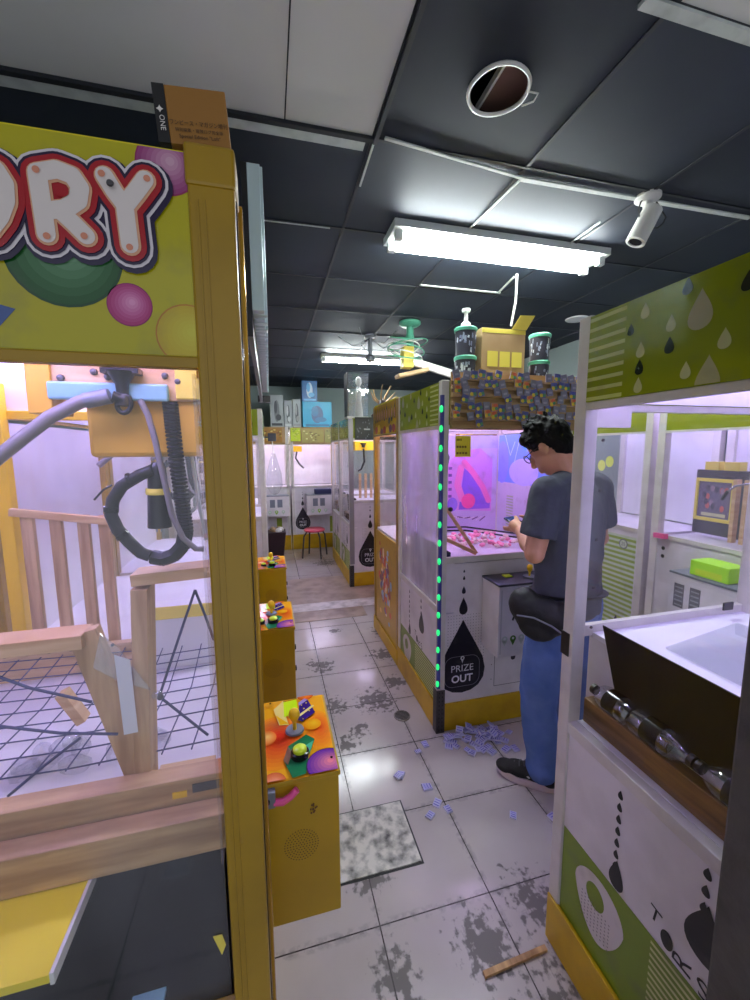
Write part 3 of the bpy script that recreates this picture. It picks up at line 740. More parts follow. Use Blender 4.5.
a.rect(0, .64, 1.36, 1.69, (120, 160, 248), 0); a.ell(.3, 1.44, .16, .09, (196, 190, 252), 1); a.ell(.05, 1.5, .08, .15, (140, 150, 246), 1); a.ell(.42, 1.62, .14, .05, (70, 170, 250), 1.5)
for p_ in ([(.08, 1.69), (.15, 1.55), (.2, 1.64)], [(.2, 1.5), (.26, 1.68)], [(.3, 1.69), (.34, 1.58)]): a.stroke(p_, .004, (190, 220, 252), 3)
a.rect(0, .64, 1.0, 1.36, (206, 200, 226), 0)
for k in range(12): a.rect(.12, .20, 1.04+k*.02, 1.05+k*.02, (170, 190, 150), 1)
a.build('poster', pb)
# ledge with pink prizes, dark rails, leaning slat
PFm = MS+.26
b = MB()
for z in (PFm+.03, PFm+.055):
    b.tube([(MX0+.20, MY1-.05, z), (MX0+.47, MY1-.10, z), (MX1-.08, MY0+.28, z)], .006, 'cord_black', n=6)
tag(b.build('prize_rail', loc=(MX0+.2, MY1-.05, PFm)), 'two dark rails around the prizes inside the middle machine', 'rail')
mat('pink_fluff', (250, 150, 180), .7); mat('cream_fluff', (250, 226, 214), .7)
random.seed(3); PR = [MB().sph((0, 0, 0), (.02, .016, .011), m_, n=10, m=6).build('wrapped_candy', loc=(0, 0, 0), smooth=True) for m_ in ('pink_fluff', 'cream_fluff')]
GC = 'wrapped candies heaped inside the middle machine'; first = [True, True]
for k in range(90):
    i = k % 2; o = PR[i] if first[i] else copy_tree(PR[i]); first[i] = False
    o.location = (MX0+.22+random.random()*.43, MY0+.20+random.random()*.37, PFm+.016+.018*(k//45)); o.rotation_euler = (random.uniform(-.5, .5), random.uniform(-.5, .5), random.uniform(0, 3))
    tag(o, 'small %s wrapped candy heaped on the floor of the middle machine' % ('pink' if i == 0 else 'cream'), 'candy', GC)
p0 = V((MX0+.10, MY0+.16, PFm+.28)); p1 = V((MX0+.27, MY0+.10, PFm+.012)); p2 = V((MX0+.05, MY0+.1, PFm+.12))
tag(MB().bar(p0, p1, .035, .02, 'wood_light').build('wooden_stick', bevel=.002, loc=p1), 'pale slat leaning steeply inside the window of the middle machine', 'slat')
tag(MB().bar(p2, p1+V((-.02, -.03, .008)), .035, .02, 'wood_light').build('wooden_stick', bevel=.002, loc=p2), 'pale slat lying low and slanted inside the middle machine', 'slat')
# things hanging on the far pane (grey claw and cable)
b = MB(); q = V((MX0+.10, MY0+.2, 1.70)); b.tube([q, q+V((0, 0, -.1))], .012, 'steel_dark'); b.tube([q+V((0, 0, -.08)), q+V((-.03, 0, -.16)), q+V((-.02, 0, -.24))], .006, 'steel_dark'); b.tube([q+V((0, 0, -.08)), q+V((.035, 0, -.15)), q+V((.02, 0, -.23))], .006, 'steel_dark')
b.build('claw', mm, smooth=True)
# cardboard rack over its front, with little packets on shelves
t = thing('cardboard_rack', (1.27, MY0, 1.70), 'cardboard rack of packet shelves across the header of the middle machine', 'rack')
RKX0, RKX1 = MX0+.045, MX1-.0
b = MB(); b.box(RKX0, RKX1, MY0-.012, MY0-.002, 1.695, 1.985, 'cardboard'); b.build('backing', t)
nsh = 7
for k in range(nsh):
    z = 1.70+k*.040; MB().box(RKX0, RKX1, MY0-.034, MY0-.012, z, z+.018, 'cardboard').build('shelf_front', t, bevel=.001)
def packet(kind):
    b = MB(); b.box(-.019, .019, -.002, .002, 0, .041, 'print', (150, 148, 176)); b.flat = False
    t_ = b.build('prize_packet', loc=(0, 0, 0))
    a = Art((0, -.002, 0), (1, 0, 0), (0, 0, 1), (0, -1, 0)); a.rect(-.0185, .0185, .001, .040, [(134, 130, 150), (100, 98, 152), (214, 144, 84)][kind], 0)
    if kind: a.ell(-.007, .012, .010, .010, (225, 200, 60), 1); a.ell(.009, .014, .009, .009, (90, 150, 110), 1.4); a.ell(.003, .029, .012, .009, (84, 88, 160) if kind == 1 else (220, 104, 70), 1)
    else: a.rect(-.010, .010, .012, .022, (168, 164, 186), 1)
    a.build('packet_print', t_); return t_
PK = [packet(k) for k in range(3)]; used = [False]*3; random.seed(11)
for k in range(nsh):
    z = 1.717+k*.040; x = RKX0+.02
    while x < RKX1-.02:
        if random.random() < (.74 if k else .3):
            i = random.choice([0, 0, 0, 1, 1, 1, 2]); o = PK[i] if not used[i] else copy_tree(PK[i]); used[i] = True
            o.location = (x, MY0-.038, z-.012); o.location.z += random.uniform(-.004, .012); o.rotation_euler = (random.uniform(-.12, .0), random.uniform(-.3, .3), random.uniform(-.1, .1)); o['_o'] = tuple(o.location)
            nm = ['grey backed', 'blue and yellow', 'orange and yellow'][i]
            tag(o, 'small %s prize packet tucked in the cardboard rack above the window' % nm, 'packet', '%s packets in the cardboard rack' % nm)
        x += random.uniform(.038, .05)

# things on top of the middle machine
def carton(x0, x1, y0, y1, z0, z1, label, mt='cardboard'):
    t = thing('cardboard_box', ((x0+x1)/2, (y0+y1)/2, z0), label, 'box')
    MB().box(x0, x1, y0, y1, z0, z1, mt).build('box_body', t, bevel=.003); return t
TZ = PH
ca = on(485, 378, 1, MY0+.1); cb2 = on(532, 330, 1, MY0+.1)
t = carton(1.12, 1.385, MY0+.08, MY0+.34, TZ, 2.24, 'cardboard carton with three yellow notes on top of the middle machine')
b = MB(); b.flat = True
for k in range(3): b.box(1.155+k*.074, 1.155+k*.074+.062, MY0+.0775, MY0+.0792, 2.04, 2.12, 'label_yellow')
b.each('yellow_note', t)
MB().poly([(1.30, MY0+.08, 2.241), (1.39, MY0+.08, 2.241), (1.42, MY0+.05, 2.31), (1.33, MY0+.05, 2.305)], 'label_yellow', thick=.003, nrm=(0, -1, 0)).build('open_flap', t)
MB().box(1.121, 1.384, MY0+.079, MY0+.081, 2.215, 2.238, 'label_yellow').build('tape', t)
def tub(x, y, z, label, top=False):
    t = thing('toy_tub', (x, y, z), label, 'tub')
    MB().lathe([(.001, 0), (.050, 0), (.056, .13), (.001, .13)], (x, y, z), 'dark_shell', n=28).build('tub_body', t, smooth=True)
    MB().lathe([(.06, .125), (.062, .14), (.056, .146), (.001, .148)], (x, y, z), 'green_metal', n=28).build('lid', t, smooth=True)
    a = MB(); random.seed(int(x*50+z*90))
    for i in range(26):
        q = random.uniform(-pi, 0); zz = random.uniform(.02, .105); w = random.uniform(.04, .16); h = random.uniform(.006, .016); rr = .0515+.006*zz/.13
        a.add([(x+rr*cos(q+e*w), y+rr*sin(q+e*w), z+zz+f*h) for e, f in ((-1, -.6), (.7, -1), (1, .8), (-.5, 1))], [(0, 1, 2, 3)], 'print', random.choice([(206, 214, 216), (150, 160, 176), (120, 126, 150)]))
    a.build('tub_print', t); return t
ty = MY0+.12
tub(1.045, ty, TZ, 'dark patterned tub, lower of the two left of the carton'); tub(1.045, ty, TZ+.149, 'dark patterned tub, upper of the two left of the carton, a white pump above it')
tag(MB().lathe([(.02, 0), (.026, .0), (.026, .02), (.012, .03), (.009, .075), (.022, .08), (.022, .095), (.001, .1)], (1.045, ty, TZ+.298), 'white_plastic').build('pump_top', loc=(1.045, ty, TZ+.298), smooth=True), 'white pump dispenser standing on the upper left tub', 'pump')
tub(1.52, ty+.02, TZ, 'dark patterned tub, lower of the two right of the carton'); tub(1.52, ty+.02, TZ+.149, 'dark patterned tub, upper of the two right of the carton')
MB()

# ---------------- gold machine behind the middle one, and the gold machines on the left
def gold_machine(x0, x1, y0, y1, label, side, zf=.95, cab='gold_cabinet', led_mt='led_light', zc=None, floor=True, wide=0.0):
    t = thing('claw_machine', ((x0+x1)/2, (y0+y1)/2, 0), label, 'claw machine')
    zc = zc or zf-.02
    b = MB(); b.box(x0+.008, x1-.008, y0+.008, y1-.008, .01, zc, cab); b.build('cabinet', t)
    if floor: MB().box(x0+.02, x1-.02, y0+.02, y1-.02, zc, zf, 'white_inner').build('play_floor', t)
    frame_parts(t, x0, x1, y0, y1, 'gold_paint', .046, skip=bool(wide))
    kick(t, x0, x1, y0, y1, z=.12)
    b = MB(); d = .018
    for A in ((x0+.004, x0+d, y0+.04, y1-.04), (x1-d, x1-.004, y0+.04+wide, y1-.04), (x0+.04, x1-.04+wide, y0+.004, y0+d), (x0+.04, x1-.04, y1-d, y1-.004)): b.box(*A, 1.712, PH+.008, 'header_yellow')
    b.box(x0+.03, x1-.05, y1-.03, y1-.02, 1.716, 1.90, 'white_inner'); b.box(x0+.03, x1-.05, y0+.02, y0+.026, 1.716, 1.90, 'white_inner'); b.box(x0+.02, x0+.026, y0+.05, y1-.05, 1.716, 1.90, 'white_inner')
    b.box(x0+.01, x1-.01, y0+.01, y1-.01, 1.90, 1.915, 'white_inner'); b.build('header', t)
    b = MB()
    for A in ((x0, x0+d, y0+.04, y1-.04), (x1-d, x1, y0+.04+wide, y1-.04), (x0+.04, x1-.04+wide, y0, y0+d), (x0+.04, x1-.04, y1-d, y1)): b.box(*A, 1.702, 1.716, 'gold_paint')
    b.each('rail', t, bevel=.002)
    led(t, x0, x1, y0, y1, 1.87, led_mt)
    return t
t2 = gold_machine(MX0, MX1, 2.70, 3.39, 'gold claw machine with a colourful side panel just behind the middle machine', '-x', zf=.93, led_mt='led_pink')
pane(t2, '-x', MX0, MX1, 2.70, 3.39, .93, 1.69, 'glass_hazy'); pane(t2, '+y', MX0, MX1, 2.70, 3.39, .93, 1.69); pane(t2, '+x', MX0, MX1, 2.70, 3.39, .93, 1.69)
o, u, v, n = face('-x', MX0, MX1, 2.70, 3.39)
a = Art(o, u, v, n, clip=(.047, .643, 1.707, PH-.004), mt='print_gloss', base=-.0035); a.rect(.04, .65, 1.70, PH, (196, 154, 30), 0)
random.seed(5)
for k in range(9): a.drop(.08+k*.065, 1.86+random.uniform(-.02, .02), .045, .12, (96, 50, 90), 1); a.ell(.08+k*.065, 1.86, .012, .035, (230, 170, 120), 2)
for k in range(7): a.ell(.1+k*.08, 1.745+random.uniform(-.02, .02), .04, .03, [(160, 60, 70), (240, 200, 60), (110, 60, 110)][k % 3], 1)
a.build('header_print', t2)
a = Art(o, u, v, n, clip=(.047, .643, .13, .90), base=-.0065); a.rect(.04, .65, .12, .9, (190, 150, 18), 0)
for k in range(110):
    uu, zz = random.gauss(.33, .10), random.gauss(.52, .15); c = random.choice([(214, 84, 40), (240, 200, 90), (70, 90, 160), (150, 190, 220), (120, 50, 90), (250, 232, 210), (180, 60, 60)])
    if .1 < uu < .6 and .2 < zz < .84: a.ell(uu, zz, random.uniform(.012, .036), random.uniform(.015, .05), c, 1+k*.05, 14)
a.build('side_print', t2)
b = MB(); x, y = MX0+.22, 3.12; b.box(x-.07, x+.07, y-.1, y+.1, .932, .99, 'pink_toy'); b.box(x-.055, x+.055, y-.08, y+.08, .99, 1.0, 'cream_fluff')
tag(b.build('pink_box', loc=(x, y, .932), bevel=.004), 'small pink box inside the gold machine behind the middle one', 'box')
for k in range(2): b = MB(); MB()

# ---------------- white machine across the gap, further along the right side of the aisle
for (y0, y1, lab, kk) in ((4.50, 5.18, 'white claw machine with a dark steel corner beyond the gap in the right row', 0), (5.19, 5.87, 'white claw machine with green stripes at the far end of the right row', 1)):
    t3 = drop_machine(MX0, MX1, y0, y1, lab, led_mt='led_white', sill_left=.73, stripes='near', side_glass='glass_hazy')
    side_low_art(t3, MX0, MX1, y0, y1, .69, .40)
    if kk == 0:
        MB().box(MX0-.004, MX0+.05, y0-.006, y0+.0, .27, 1.93, 'steel_light').build('steel_corner', t3, bevel=.002); perforated_corner(t3, MX0, y0-.006)
        o, u, v, n = face('-y', MX0, MX1, y0+.008, y1); a = Art(o, u, v, n); prize_art(a, .24, .39, 1.13); a.build('front_print', t3)
        b = MB(); b.box(MX0+.07, MX1-.05, y0-.02, y0-.001, 1.70, 1.95, 'black_plastic'); sg = b.build('header_screen', t3, bevel=.003)
        a = Art((MX0, y0-.02, 0), (1, 0, 0), (0, 0, 1), (0, -1, 0)); random.seed(9)
        for i in range(40): p = (.09+random.random()*.5, 1.72+random.random()*.2); a.drop(p[0], p[1], .012, .02, (120, 120, 130), 1)
        a.rect(.17, .24, 1.81, 1.825, (190, 190, 190), 2); a.build('header_print', sg)
        b = MB(); q = V((MX0+.22, y0+.3, 1.68)); b.box(q.x-.1, q.x+.14, q.y-.06, q.y+.08, 1.58, 1.69, 'yellow_plastic'); cr = b.build('crane', t3, bevel=.006)
        MB().lathe([(.04, 0), (.02, -.03), (.02, -.05), (.001, -.05)], (q.x, q.y-.07, 1.67), 'black_plastic').tube([(q.x, q.y-.07, 1.60), (q.x+.01, q.y-.07, 1.45), (q.x-.03, q.y-.07, 1.36), (q.x-.07, q.y-.07, 1.34)], .012, 'black_plastic').build('claw', cr, smooth=True)
        for k in range(3): tag(MB().bar((MX0+.20+k*.07, y0+.35, 1.0), (MX0+.20+k*.07, y0+.35, 1.30), .03, .02, 'wood_light').build('wooden_stick', loc=(MX0+.2+k*.07, y0+.35, 1.0), bevel=.002), 'upright slat in the white machine beyond the gap, %s of three' % ['left', 'middle', 'right'][k], 'slat')
# figures on top of it
t = thing('figure_case', (MX0+.10, 4.62, TZ), 'tall clear display case on top of the white machine beyond the gap', 'display case')
MB().box(MX0+.0, MX0+.24, 4.55, 4.75, TZ, TZ+.02, 'mount_white').box(MX0+.0, MX0+.012, 4.55, 4.75, TZ+.02, TZ+.50, 'steel_dark').build('case_back', t)
MB().box(MX0+.012, MX0+.24, 4.55, 4.75, TZ+.02, TZ+.5, 'clear_plastic').build('case_cover', t)
MB().lathe([(.05, .02), (.045, .1), (.03, .2), (.035, .26), (.03, .33), (.018, .36), (.035, .40), (.03, .45), (.001, .47)], (MX0+.15, 4.65, TZ), 'mount_white').build('figure', t, smooth=True)
t = thing('branch_figure', (MX0+.42, 4.62, TZ), 'brownish twiggy figure on top of the white machine beyond the gap', 'figure')
b = MB(); q = V((MX0+.42, 4.62, TZ)); b.lathe([(.12, 0), (.13, .04), (.06, .1), (.04, .2), (.001, .24)], q, 'maroon'); random.seed(2)
for k in range(8): d = V((random.uniform(-1, 1), random.uniform(-.4, .4), random.uniform(.4, 1.2))).normalized(); b.tube([q+V((0, 0, .15)), q+V((0, 0, .15))+d*.12, q+V((0, 0, .17))+d*.2+V((.03, 0, .02))], [.012, .01, .004], 'cardboard')
b.build('figure_body', t, smooth=True)

# ---------------- machines along the right wall, seen through the near right machine
for (y0, y1, lab, kk) in ((1.22, 2.02, 'white claw machine by the right wall with a bright green box on its shelf', 0), (2.06, 2.86, 'white striped claw machine by the right wall behind the person', 1)):
    x0, x1 = 2.33, 2.95
    t4 = thing('claw_machine', ((x0+x1)/2, (y0+y1)/2, 0), lab, 'claw machine')
    MB().box(x0+.008, x1, y0+.008, y1-.008, .01, 1.04, 'white_paint').build('cabinet', t4)
    frame_parts(t4, x0, x1, y0, y1, 'post_white', .05); kick(t4, x0, x1, y0, y1)
    b = MB(); b.box(x0+.002, x0+.02, y0+.05, y1-.05, 1.70, PH, 'header_green'); b.box(x1-.03, x1, y0+.05, y1-.05, 1.05, PH, 'white_inner'); b.box(x0+.02, x1, y0+.01, y1-.01, 1.90, 1.92, 'white_inner'); b.build('header', t4)
    b = MB(); b.box(x0, x0+.02, y0+.05, y1-.05, 1.685, 1.70, 'post_white'); b.box(x0, x0+.02, y0+.05, y1-.05, 1.04, 1.065, 'post_white'); b.each('rail', t4)
    pane(t4, '-x', x0, x1, y0, y1, 1.065, 1.685, 'glass_hazy'); led(t4, x0+.02, x1, y0, y1, 1.87)
    o, u, v, n = face('-x', x0+.008, x1, y0, y1); a = Art(o, u, v, n, clip=(.05, .75, .17, 1.03))
    if kk == 0:
        for z in [.2+.035*i for i in range(24)]: a.rect(.62, .74, z, z+.016, (130, 160, 60), 1)
        for z in (.93, .98): a.ell(.09, z, .012, .012, (30, 30, 34), 1, 12)
    else:
        a.rect(.35, .74, .3, 1.0, (206, 216, 190), 1)
        for z in [.3+.035*i for i in range(20)]: a.rect(.40, .74, z, z+.018, (150, 176, 60), 2)
        a.rect(.4, .5, .17, .44, (140, 170, 50), 3); a.ell(.64, .94, .035, .035, (120, 124, 120), 3); a.ell(.64, .94, .027, .027, (206, 216, 190), 4); a.text('25', .64, .94, .035, (90, 92, 90), 5)
        for z in (.35, .4): a.drop(.62, z, .03, .05, (40, 40, 46), 3)
    a.build('front_print', t4)
    if kk == 0:
        cbx, A = control_box(t4, '-x', x0, 1.36, .33, .52, .93, .22, 'white_paint', 'grey_plastic')
        a = Art((A[0], A[3], 0), (0, -1, 0), (0, 0, 1), (-1, 0, 0))
        for k in range(2):
            a.rect(.03+k*.085, .085+k*.085, .74, .87, (96, 98, 104), 1)
            for i in range(5): a.rect(.036+k*.085, .079+k*.085, .75+i*.024, .758+i*.024, (150, 152, 156), 2)
        for x_, c in ((.05, (190, 200, 190)), (.12, (150, 196, 150)), (.19, (190, 200, 190))): a.ell(x_, .59, .019, .019, c, 1); a.poly([(x_-.016, .58), (x_+.016, .58), (x_, .55)], c, 1); a.ell(x_, .592, .008, .008, (220, 224, 226), 2)
        for k in range(2): a.rect(.235+k*.045, .272+k*.045, .70, .76, (170, 220, 70), 1)
        a.build('box_print', cbx)
        gx = A[0]+.03
        t = thing('green_carton', (gx+.08, 1.50, .93), 'bright green carton standing on the shelf box of the machine by the right wall', 'carton')
        MB().box(gx, gx+.13, 1.42, 1.61, .931, 1.01, 'green_box').build('carton_body', t, bevel=.004)
        MB().box(gx-.001, gx+.0, 1.45, 1.58, .94, .97, 'lime_plastic').build('printed_panel', t)
        # dark cabinet with a framed poster inside the glass
        t = thing('framed_poster', (2.55, 1.75, 1.065), 'grey board with a framed dark poster behind the glass by the right wall', 'poster')
        MB().box(2.60, 2.64, 1.58, 1.965, 1.065, 1.46, 'dark_shell').build('board', t)
        f = MB(); X_ = 2.595; f.box(X_-.01, X_, 1.735, 1.955, 1.15, 1.17, 'label_yellow').box(X_-.01, X_, 1.735, 1.955, 1.39, 1.41, 'label_yellow').box(X_-.01, X_, 1.735, 1.75, 1.17, 1.39, 'label_yellow').box(X_-.01, X_, 1.94, 1.955, 1.17, 1.39, 'label_yellow'); f.build('frame', t)
        a = Art((X_, 1.955, 0), (0, -1, 0), (0, 0, 1), (-1, 0, 0)); a.rect(.015, .205, 1.17, 1.39, (110, 100, 130), 0); a.rect(.04, .18, 1.18, 1.2, (210, 206, 170), 1); random.seed(4)
        for k in range(14): a.ell(.04+random.random()*.14, 1.23+random.random()*.13, .012, .02, random.choice([(160, 130, 160), (200, 90, 90), (70, 60, 90)]), 1+k*.1, 10)
        a.build('poster_print', t)
        for k in range(2): MB().box(2.60, 2.66, 1.88-k*.11-.04, 1.88-k*.11+.04, 1.46, 1.51, 'label_yellow').build('note', t)
        for k in range(4): tag(MB().bar((2.5, 1.50+k*.055, 1.065), (2.5, 1.50+k*.055, 1.42), .035, .02, 'wood_light').build('wooden_stick', loc=(2.5, 1.50+k*.055, 1.065)), 'pale upright slat of the fence behind glass at the right wall', 'slat', 'slats behind the glass at the right wall')
        b = MB().tube([(2.42, 1.35, 1.40), (2.42, 1.5, 1.42), (2.42, 1.62, 1.39), (2.42, 1.66, 1.35)], .006, 'chrome').tube([(2.42, 1.655, 1.36), (2.42, 1.68, 1.31)], .009, 'black_plastic'); b.build('claw_arm', t4, smooth=True)
    else:
        a = Art((x0+.013, y1, 0), (0, -1, 0), (0, 0, 1), (-1, 0, 0))
        for p in ((.40, 1.47), (.47, 1.50), (.42, 1.33)): a.ell(*p, .035, .04, (228, 232, 120), 1, 14)
        a.rect(.15, .3, 1.48, 1.62, (206, 206, 250), 1); a.build('yellow_stickers', t4)
tag(MB().bar((2.325, 1.98, 1.055), (2.315, 1.90, 1.06), .03, .03, 'pink_toy').build('window_clip', loc=(2.32, 1.95, 1.05)), 'small red clip on the window ledge of the machine by the right wall', 'clip')

# ---------------- gold machines of the left row
LX0, LX1 = -.84, -.08
LY = [(.567, 1.465), (1.475, 2.335), (2.345, 3.25)]
LBL = ['near gold claw machine with big bubble letters on its yellow header', 'second gold claw machine of the left row behind the near one', 'third gold claw machine of the left row before the white machine']
LM = []
for i, (y0, y1) in enumerate(LY):
    LX1 = -.08 if i == 0 else -.135
    t = gold_machine(LX0, LX1, y0, y1, LBL[i], '+x', zf=.93 if i == 0 else .95, zc=.70 if i == 0 else None, floor=(i > 0), wide=.037 if i == 0 else 0)
    pane(t, '-y', LX0, LX1+(.03 if i == 0 else 0), y0, y1, .705 if i == 0 else .95, 1.702, 'glass_hazy' if i == 0 else 'glass_clear'); pane(t, '+x', LX0, LX1, y0, y1, .95, 1.702, 'glass_hazy'); pane(t, '+y', LX0, LX1, y0, y1, .95, 1.702)
    MB().box(LX0+.01, LX0+.02, y0+.04, y1-.04, .93, 1.69, 'white_inner').build('back_panel', t)
    LM.append(t)
LX1 = -.08; L1 = LM[0]; Y0 = .567
MB().box(LX0+.01, LX1-.01, .585, .735, .70, .704, 'black_gloss').build('well_floor', L1)
MB().box(LX0+.02, LX1-.012, .740, 1.44, .90, .93, 'white_inner').build('play_floor', L1)
MB().box(LX0+.02, LX1-.012, .735, .740, .704, .905, 'black_gloss').build('well_wall', L1)
MB().box(LX0+.02, -.330, .586, .732, .850, .864, 'yellow_board').box(-.330, -.324, .586, .732, .846, .866, 'white_plastic').build('yellow_shelf', L1, bevel=.001)
MB().box(LX0+.03, LX1-.0, Y0+.002, Y0+.012, .70, .745, 'gold_paint').build('lower_rail', L1)
MB().box(-.25, -.20, .60, .64, .704, .712, 'blue_plastic').build('plastic_strip', L1)
MB().poly([on(213, 937, 1, .58), on(222, 955, 1, .58), on(226, 945, 1, .58), on(222, 935, 1, .58)], 'label_yellow', thick=.001, nrm=(0, -1, 0)).build('sticker_scrap', L1)
MB().box(-.084, -.030, Y0, Y0+.075, 0, PH+.008, 'gold_paint').build('wide_corner_post', L1, bevel=.003)
MB().box(-.0302, -.0285, Y0+.012, Y0+.055, .2, 1.91, 'black_gloss').build('dark_reflection_strip', L1)  # black strip stands in for the dark reflection in the side glass
MB().box(-.0302, -.024, Y0+.058, Y0+.074, .2, 1.93, 'gold_gloss').build('edge_trim', L1, bevel=.002)
for k in (.018, .026): MB().box(-.092+k, -.090+k, Y0-.0015, Y0+.001, .2, 1.9, 'gold_paint').build('ridge', L1)
# header artwork with the bubble letters
AO = (LX0, Y0+.0035, 0)
a = Art(AO, (1, 0, 0), (0, 0, 1), (0, -1, 0), clip=(.046, -.083-LX0, 1.717, PH+.006), mt='print_gloss', base=.0002); KS = .00022
a.P = lambda x, y, k=0: a.o+a.u*x+a.vv*y+a.n*(a.base+KS*k)
def q2(px, py): p = on(px, py, 1, Y0); return (p.x-LX0, p.z)
SX = .00108
a.rect(.04, .80, 1.70, PH+.02, (182, 172, 22), 0)
def bub(px, py, r, c0, c1, rim): u_c, z_c = q2(px, py); a.bubble(u_c, z_c, r*SX, r*SX, c0, c1, 1, rim)
bub(62, 250, 54, (28, 84, 34), (120, 160, 124), (24, 70, 34)); bub(129, 304, 22, (172, 48, 112), (226, 150, 190), (140, 30, 90))
bub(166, 163, 30, (150, 64, 118), (206, 160, 180), (150, 40, 90)); bub(188, 335, 33, (196, 170, 36), (206, 196, 60), (186, 120, 30))
a.poly([q2(*p) for p in ((-14, 300), (14, 308), (-6, 330), (-20, 330))], (60, 90, 150), 2)
letters = [[(39.6, 176), (44, 205), (48.6, 236)], [(39.6, 175), (58, 172), (74, 178), (82, 190), (80, 203), (68, 211), (50, 213)], [(62, 213), (76, 226), (88, 238)]]
Yl = [[(106, 178), (116, 194), (126.5, 208)], [(146.5, 182), (137, 195), (126.5, 208)], [(126.5, 208), (129, 228), (131.5, 247)]]
Ol = [[(-14, 166), (-2, 172), (7, 186), (8, 203), (2, 219), (-8, 232)]]
Dl = [[(-60, 170), (-58, 230)], [(-60, 170), (-36, 180), (-30, 204), (-40, 226), (-58, 232)]]
lays = [(24.5, (34, 22, 58), 0, (2, 3)), (22, (222, 212, 214), 0, (0, 0)), (19, (36, 20, 54), 0, (0, 0)), (16, (172, 24, 36), 0, (0, 0)), (10.5, (224, 168, 130), 0, (0, 0)), (8.5, (226, 214, 206), 0, (-.5, -.5))]
for li, (r, c, _, (dx, dy)) in enumerate(lays):
    kk = 0
    for L_ in (letters, Yl, Ol, Dl):
        for st_ in L_: a.stroke([q2(x+dx, y+dy) for x, y in st_], r*SX, c, 12+li*4.0+kk*.4); kk += 1
a.ell(*q2(63, 193), 7*SX, 6*SX, (172, 24, 36), 38)
for (x, y) in ((38, 172), (49, 238), (86, 238), (103, 176), (148, 181), (131, 249)): a.ell(*q2(x, y), 3.4*SX, 3.4*SX, (216, 140, 110), 38)
a.build('header_print', L1)
# scratches and screw
MB().lathe([(.004, 0), (.003, -.002), (.0001, -.002)], on(110, 183, 1, Y0-.009), 'steel_dark', (0, 1, 0), n=10).build('screw', L1)
# tape wrapped over the corner and the carton standing behind it
b = MB(); b.box(-.086, -.028, Y0-.003, Y0+.055, 1.915, 1.962, 'gold_paint'); b.build('tape_wrap', L1, bevel=.004)
t = thing('magazine_carton', (-.07, .60, PH), 'slim brown carton with a black spine taped on the corner of the near gold machine', 'carton')
Mx = Matrix.Translation((-.072, .585, PH+.018)) @ Matrix.Rotation(R(-4), 4, 'Y')
MB().box(-.028, .040, -.012, .02, 0, .062, 'carton_brown', M=Mx).build('carton_body', t, bevel=.001)
MB().box(-.041, -.028, -.0125, .0205, 0, .062, 'black_plastic', M=Mx).build('spine', t)
ux = (Mx.to_3x3() @ V((1, 0, 0))); uz = (Mx.to_3x3() @ V((0, 0, 1)))
a = Art(Mx @ V((0, -.0125, 0)), ux, uz, (0, -1, 0)); a.text('ワンピース・マガジン増刊', .006, .022, .0062, (44, 26, 10), 0, sx=.88); a.text('特別編集・冒険ログ完全版', .006, .0145, .0045, (44, 26, 10), 0); a.text('Special Edition "Loft"', .006, .008, .0055, (44, 26, 10), 0); a.text('ONE', -.034, .02, .008, (226, 220, 210), 1, rot=-pi/2); a.text('✦', -.035, .034, .010, (226, 220, 210), 1)
a.build('carton_print', t)
